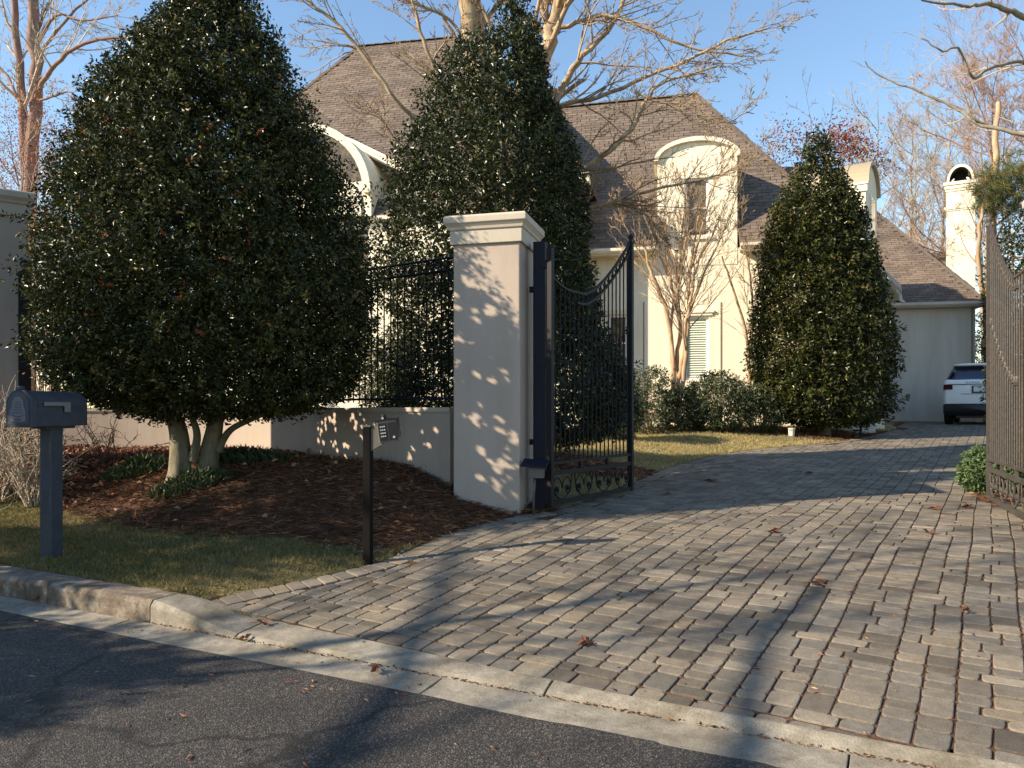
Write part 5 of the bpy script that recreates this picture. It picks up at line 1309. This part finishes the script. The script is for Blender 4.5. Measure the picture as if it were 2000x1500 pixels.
# red-leaved tree
rtree = bare('tree with last red leaves behind the right holly', 1610, 0, 33, 520, M['bark_grey'], M['twig_dark'], 130, spread=.34, limbs=9, kids=(7, 5, 4), first=.35, rmin=.009)
leafcloud(rtree, M['red'], [at(px, py, 33) for px, py in [(1630, 275), (1650, 285), (1640, 265), (1665, 290), (1610, 285), (1690, 300), (1640, 300), (1655, 270), (1680, 280)]], 1500, .13, 8, .38)
leafcloud(rtree, M['dead'], [at(px, py, 33) for px, py in [(1500, 275), (1530, 262), (1560, 270), (1590, 268), (1540, 290), (1700, 310), (1715, 330), (1520, 300), (1575, 290)]], 1100, .12, 9, .42)
# pine at right
pn = [(pth([(1935, 900, 27), (1930, 600, 27), (1935, 430, 27), (1945, 300, 27), (1950, 200, 27)]), .16, .08),
      (pth([(1930, 640, 27), (1912, 520, 26.5), (1915, 440, 26.2), (1925, 380, 26)]), .09, .04),
      (pth([(1936, 420, 27), (1960, 390, 26.6), (2000, 370, 26.2)]), .05, .03), (pth([(1938, 400, 27), (1920, 370, 26.8), (1905, 360, 26.6)]), .04, .02)]
pine = tree_from_limbs('pine_tree', 'pine with green and rusty needles right of the chimney', 'tree', None, pn, M['bark_myrtle'], M['twig_tan'], 141, kids=(5, 4, 3), lratio=.4)
r_ = np.random.default_rng(5); tips_ = np.concatenate([np.array([tuple(at(px+r_.normal(0, 22), py+r_.normal(0, 14), 26.4+r_.normal(0, .5))) for _ in range(34)]) for px, py in [(1935, 365), (1975, 350), (1925, 395), (1965, 400), (1990, 380), (2010, 330), (1950, 345)]])
n = len(tips_)*40; k = np.repeat(np.arange(len(tips_)), 40); dd = unit(r_.normal(size=(n, 3))+np.array([0, 0, .3]))
leaf_object('needles', tips_[k], dd, .26, .035, M['pine'], pine, np.clip(np.repeat(r_.random(len(tips_))*.5, 40)+r_.random(n)*.5, 0, 1), seed=4)
# small conifer top above the middle ridge
sp = at(1235, 190, 34); cf = tag(empty('distant_pine', (sp.x, sp.y, g1(sp.x, sp.y))), 'top of a distant pine just above the middle roof ridge', 'tree')
zc = sp.z-cf.location.z
crown('crown', (0, 0, 0), [(zc-4, 2, 2), (zc-1.0, 1.4, 1.4), (zc, .9, .9), (zc+.35, .3, .3)], 260, 14, .24, .12, M['pine'], cf, 150, lump=.2, spread=.3, inner=.3)
tb = Tubes(); tb.add(np.array([(0, 0, 0), (0, 0, zc*.5), (0, 0, zc-.2)]), [.2, .15, .05], 7); tb.build('trunk', M['bark_grey'], cf)
# branch reaching in at the top right, from a tree outside the frame
tr_ = [(pth([(2420, 1150, 11), (2400, 600, 11), (2380, 100, 11), (2370, -300, 11)]), .22, .12),
       (pth([(2385, 200, 11), (2200, 120, 10.6), (2080, 60, 10.4), (2000, 32, 10.2), (1960, 15, 10.1), (1920, 8, 10), (1880, 14, 9.9), (1800, 0, 9.8)]), .06, .012),
       (pth([(2380, 250, 11), (2200, 180, 10.6), (2060, 135, 10.4), (1990, 120, 10.3), (1930, 135, 10.1), (1900, 150, 10), (1870, 80+15, 9.9), (1840, 100, 9.8), (1800, 75, 9.8)]), .035, .008),
       (pth([(2390, 480, 11), (2200, 340, 11.2), (2080, 270, 11.4), (2000, 262, 11.6), (1920, 245, 11.8), (1870, 215, 12), (1820, 190, 12.1), (1770, 170, 12.2), (1720, 150, 12.3), (1690, 120, 12.3)]), .045, .008),
       (pth([(1935, 245, 11.8), (1900, 230, 11.8), (1885, 190, 11.8), (1865, 150, 11.8)]), .02, .006)]
tree_from_limbs('bare_tree', 'bare tree outside the right edge reaching budded branches into the sky', 'tree', None, tr_, M['bark_grey'], M['twig_pale'], 160, kids=(9, 4, 3), lratio=.16, rmin=.004, wob=.2, ang=.8)
#PART6
# ------------------------------------------------------------------ trees outside the frame whose shade falls into it
def shade(label, x, y, H, seed, **kw): return bare(label, 0, 0, 0, 0, M['bark_grey'], M['twig_dark'], seed, world_xy=(x, y), h=H, **kw)
shade('bare street tree left of the frame beside the road', -9.5, 2.2, 10, 201, spread=.42, limbs=10, kids=(7, 5, 3), first=.3)
tree_from_limbs('bare_tree', 'bare street tree across the road behind the camera', 'tree', None, [([(-12.9, -6.2, -.05), (-12.9, -6.1, 3), (-12.6, -5.8, 6), (-12.4, -5.5, 9)], .2, .09), ([(-12.7, -5.9, 5.0), (-12.4, -3.4, 6.5), (-11.0, -.6, 6.9), (-9.4, 1.2, 6.5), (-7.9, 2.5, 6.2)], .08, .035),
 ([(-12.6, -5.8, 5.5), (-13.4, -3.4, 7.0), (-14.5, 0, 8.2), (-15, 2.5, 8.8)], .13, .04), ([(-12.5, -5.6, 7), (-10.6, -4.6, 8.4), (-8.6, -3.2, 9)], .10, .03), ([(-12.5, -5.6, 7.6), (-14.6, -6, 9), (-17, -5, 10)], .10, .03)], M['bark_grey'], M['twig_dark'], 202, kids=(8, 5, 3), lratio=.3, rmin=.006)
shade('second bare street tree across the road behind the camera', -5.5, -6.8, 9, 203, spread=.4, limbs=9, kids=(6, 4, 3), first=.3)
eg = tag(empty('evergreen_tree', (-9.3, 5.1, g1(-9.3, 5.1))), 'dense evergreen tree left of the frame shading the mailbox', 'tree')
crown('crown', (0, 0, 0), [(.2, .9, .9), (1.0, 1.4, 1.4), (2.5, 1.5, 1.5), (4.2, 1.1, 1.1), (5.4, .5, .5), (5.9, .1, .1)], 1500, 10, .12, .5, M['holly'], eg, 210, lump=.2, spread=.2, inner=.5, gaps=.6)
tb = Tubes(); tb.add(np.array([(0, 0, -.1), (0, 0, 2), (0, 0, 5)]), [.15, .1, .03], 7); tb.build('trunk', M['bark_grey'], eg)
eg2 = tag(empty('evergreen_tree', (-9.9, 2.1, 0)), 'loose evergreen tree left of the frame shading the asphalt', 'tree')
crown('crown', (0, 0, 0), [(.6, .8, .8), (1.6, 1.7, 1.7), (2.8, 1.6, 1.6), (4.0, .9, .9), (4.6, .1, .1)], 1700, 9, .12, .5, M['holly'], eg2, 213, lump=.3, spread=.2, inner=.5, gaps=.8)
tb = Tubes(); tb.add(np.array([(0, 0, -.1), (0, 0, 2), (0, 0, 4.3)]), [.15, .1, .03], 7); tb.build('trunk', M['bark_grey'], eg2)
# ------------------------------------------------------------------ grass, straw, leaves
def scatter(n, x0, x1, y0, y1, seed, test):
    r_ = np.random.default_rng(seed); x = r_.uniform(x0, x1, n); y = r_.uniform(y0, y1, n); k = test(x, y); return x[k], y[k], r_
def blades(name, label, n, box, seed, m, H, test, cat='grass', lean=.5, w=.09):
    x, y, r_ = scatter(n, *box, seed, test); k = len(x)
    patch = .5+.5*np.sin(x*2.1+1.3*np.sin(y*1.7))*np.sin(y*2.7+x); D = np.stack([r_.normal(0, lean, k), r_.normal(0, lean, k), np.ones(k)], 1)
    tn = np.clip(r_.random(k)*.7+patch*.3, 0, 1)
    o = leaf_object(name, np.stack([x, y, G(x, y)-.008], 1), D, H, w, m, None, tn, seed=seed); tag(o, label, cat, kind='stuff'); return o
def t_verge(x, y):
    s = S(x, y); d = seg_dist(x, y, DP); n_ = rng.normal(0, .05, x.shape)
    return (s > 3.77) & ~inside(x, y, DP) & (d > .02) & ~inside(x+n_, y+n_, BED)
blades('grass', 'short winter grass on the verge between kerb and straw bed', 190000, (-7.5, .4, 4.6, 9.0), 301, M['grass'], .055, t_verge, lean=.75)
def t_lawn(x, y):
    z = zone(x+rng.normal(0, .06, x.shape), y+rng.normal(0, .06, x.shape)); return (S(x, y) > 8.6) & ~inside(x, y, DP) & (seg_dist(x, y, DP) > .03) & ~z & (x < .5*y+.5)
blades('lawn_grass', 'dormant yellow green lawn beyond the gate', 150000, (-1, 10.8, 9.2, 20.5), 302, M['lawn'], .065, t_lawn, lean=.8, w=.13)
def t_bed(x, y): return inside(x, y, BED)
x, y, r_ = scatter(150000, -8, .8, 5.8, 12, 303, t_bed); k = len(x)
o = leaf_object('pine_straw', np.stack([x, y, G(x, y)+r_.uniform(-.004, .03, k)], 1), np.stack([r_.normal(0, 1, k), r_.normal(0, 1, k), r_.normal(0, .16, k)], 1), .13, .03, M['straw'], seed=303)
tag(o, 'dark pine straw covering the bed around the big holly', 'pine straw', kind='stuff')
def t_far(x, y): return zone(x, y) & ~inside(x, y, DP) & ~inside(x, y, BED)
x, y, r_ = scatter(60000, -2.5, 11, 8.4, 20.4, 304, t_far); k = len(x)
o = leaf_object('mulch', np.stack([x, y, G(x, y)+r_.uniform(-.004, .03, k)], 1), np.stack([r_.normal(0, 1, k), r_.normal(0, 1, k), r_.normal(0, .2, k)], 1), .12, .10, M['straw'], seed=304)
tag(o, 'red brown mulch under the hollies and shrubs beyond the gate', 'mulch', kind='stuff')
# dead leaves drifted along the wall
x, y, r_ = scatter(20000, -8, -1.0, 7.0, 12, 305, lambda x, y: inside(x, y, BED) & (rng.random(x.shape) < np.clip(.06+(y-8.2)*.35+(-x-4)*.22, .04, 1))); k = len(x)
o = leaf_object('fallen_leaves', np.stack([x, y, G(x, y)+r_.uniform(.01, .06, k)], 1), np.stack([r_.normal(0, 1, k), r_.normal(0, 1, k), r_.normal(0, .35, k)], 1), .075, .62, M['dead'], seed=305)
tag(o, 'drift of brown fallen leaves along the low wall behind the mailbox', 'fallen leaves', kind='stuff')
# single oak leaves on paving and kerb
def oak_leaf(px, py, label, size=.12, rot=0, m=None):
    fn = lambda x_, y_: max(float(P(S(x_, y_))), 0)+.004
    x_, y_ = hit(px, py, fn); pr_ = random.Random(int(px)); z_ = fn(x_, y_)
    o = empty('oak_leaf', (x_, y_, z_+.012), rot); 
    pts = []
    for i_ in range(14):
        a = 2*math.pi*i_/14; r1 = size*.5*(.95 if i_ % 2 == 0 else .42)*pr_.uniform(.8, 1.15)*(1 if i_ not in (5, 9) else .9)
        pts.append(Vector((math.cos(a)*r1*1.25, math.sin(a)*r1, .018*math.sin(a*2+pr_.random())+pr_.uniform(0, .014))))
    mb = MB(); vs = [Vector((0, 0, .0))]+pts; mb.add(vs, [(0, i_+1, (i_+1) % 14+1) for i_ in range(14)])
    mm = mb.build('blade', m or M['dead'], o); at2 = mm.data.attributes.new('tone', 'FLOAT', 'POINT'); at2.data.foreach_set('value', [pr_.uniform(.1, .6)]*15)
    MB().tube([(0, 0, .004), (-size*.4, .01, .006), (-size*.85, .02, .001)], .0022, 4).build('stalk', M['twig_dark'], o)
    tag(o, label, 'leaf'); return o
for px, py, lb, sz_, ro_ in [
 (1595, 1142, 'orange brown oak leaf in the middle of the sunlit paving', .13, .3), (1145, 1258, 'rust coloured leaf on the pavers near the front kerb', .12, 1.2),
 (515, 1221, 'curled brown leaf on the concrete band at the paving corner', .10, .2), (735, 1311, 'brown leaf lying in the gutter by the asphalt', .10, 2.2),
 (478, 1249, 'small brown leaf in the groove between kerb and gutter', .07, .8), (75, 1171, 'crumpled leaf at the foot of the kerb joint', .09, 1.8),
 (1390, 940, 'pale leaf on the shaded paving beyond the gate', .20, .1), (1300, 966, 'dark leaf on the shaded pavers by the gate leaf', .16, 2.0),
 (1510, 1040, 'brown leaf on the paving at the edge of the big shadow', .13, .6), (1825, 995, 'long brown leaf near the right gate leaf', .15, .0),
 (1890, 992, 'thin leaf just left of the right gate leaf', .13, .2), (1815, 1042, 'brown leaf on sunlit pavers before the right gate leaf', .11, 2.6),
 (1580, 925, 'small leaf in the far strip of shade', .17, 1.1), (1885, 1196, 'little twig leaf on the pavers at the right edge', .06, 1.0)]:
    oak_leaf(px, py, lb, sz_, ro_)
# litter: small bits in joints and on the asphalt
def t_lit(x, y): return (np.hypot(x, y) < 11) & (inside(x, y, DP) | ((S(x, y) < 3.5) & (S(x, y) > 2.2) & (x < .6)))
x, y, r_ = scatter(5200, -5.5, 6.5, 3, 10, 306, t_lit); k = len(x); zz_ = np.where(S(x, y) > 3.55, P(S(x, y)), .006)
keep = r_.random(k) < np.where(S(x, y) < 3.5, .5, .22); x, y, zz_ = x[keep], y[keep], zz_[keep]; k = len(x)
o = leaf_object('leaf_litter', np.stack([x, y, zz_+.004], 1), np.stack([r_.normal(0, 1, k), r_.normal(0, 1, k), r_.normal(0, .04, k)], 1), r_.choice([.015, .025, .05], k), .22, M['dead'], seed=306)
tag(o, 'tiny leaf crumbs and needles scattered over paving and asphalt', 'leaf litter', kind='stuff')
# fine debris packed along the kerb groove
a_ = np.random.default_rng(9).uniform(-4.6, 2.2, 700); s_ = 3.506+np.abs(np.random.default_rng(10).normal(0, .008, 700))-.008; x = UX*a_+NX*s_; y = UY*a_+NY*s_
r_ = np.random.default_rng(11); o = leaf_object('leaf_debris', np.stack([x, y, np.full(700, .017)], 1), np.stack([UX+r_.normal(0, .5, 700), UY+r_.normal(0, .5, 700), r_.normal(0, .2, 700)], 1), .022, .4, M['straw'], seed=11)
tag(o, 'rotted leaf debris packed in the groove between kerb and gutter', 'debris', kind='stuff')
# pebbles by the keypad post
st = MB(); r2 = random.Random(4)
pbx, pby = hitG(690, 1068)
for q in range(70):
    x_, y_ = pbx+r2.gauss(0, .22), pby+r2.gauss(0, .08); s2 = r2.uniform(.006, .018); z_ = g1(x_, y_)
    st.box((x_, y_, z_+s2*.3), (s2*2, s2*1.5, s2), r2.uniform(0, 3))
tag(st.build('pebbles', M['concrete'], None, bevel=.003), 'small grey pebbles in the bed beside the keypad post', 'pebbles', kind='stuff')
GROUPS = {'oak_leaf': 'fallen oak leaves on paving and kerb', 'holly_tree': 'three big hollies in front of the house', 'azalea_shrub': 'shrubs planted before the house',
          'twiggy_shrub': 'dry twiggy shrubs by the left pillar', 'bare_tree': 'bare winter trees round the house', 'gate_pillar': 'stucco pillars of the driveway entrance',
          'gate_leaf': 'pair of open iron gate leaves', 'lavender_shrub': 'feathery plants at the right gate leaf', 'crepe_myrtle': 'crepe myrtles against the house', 'evergreen_tree': 'evergreens left of the frame', 'evergreen_shrub': 'dark shrubs at the right edge'}
for o in list(C.objects):
    if o.parent is None and o.get('label'):
        g_ = GROUPS.get(o.name.split('.')[0])
        if g_: o['group'] = g_
bpy.context.view_layer.update()
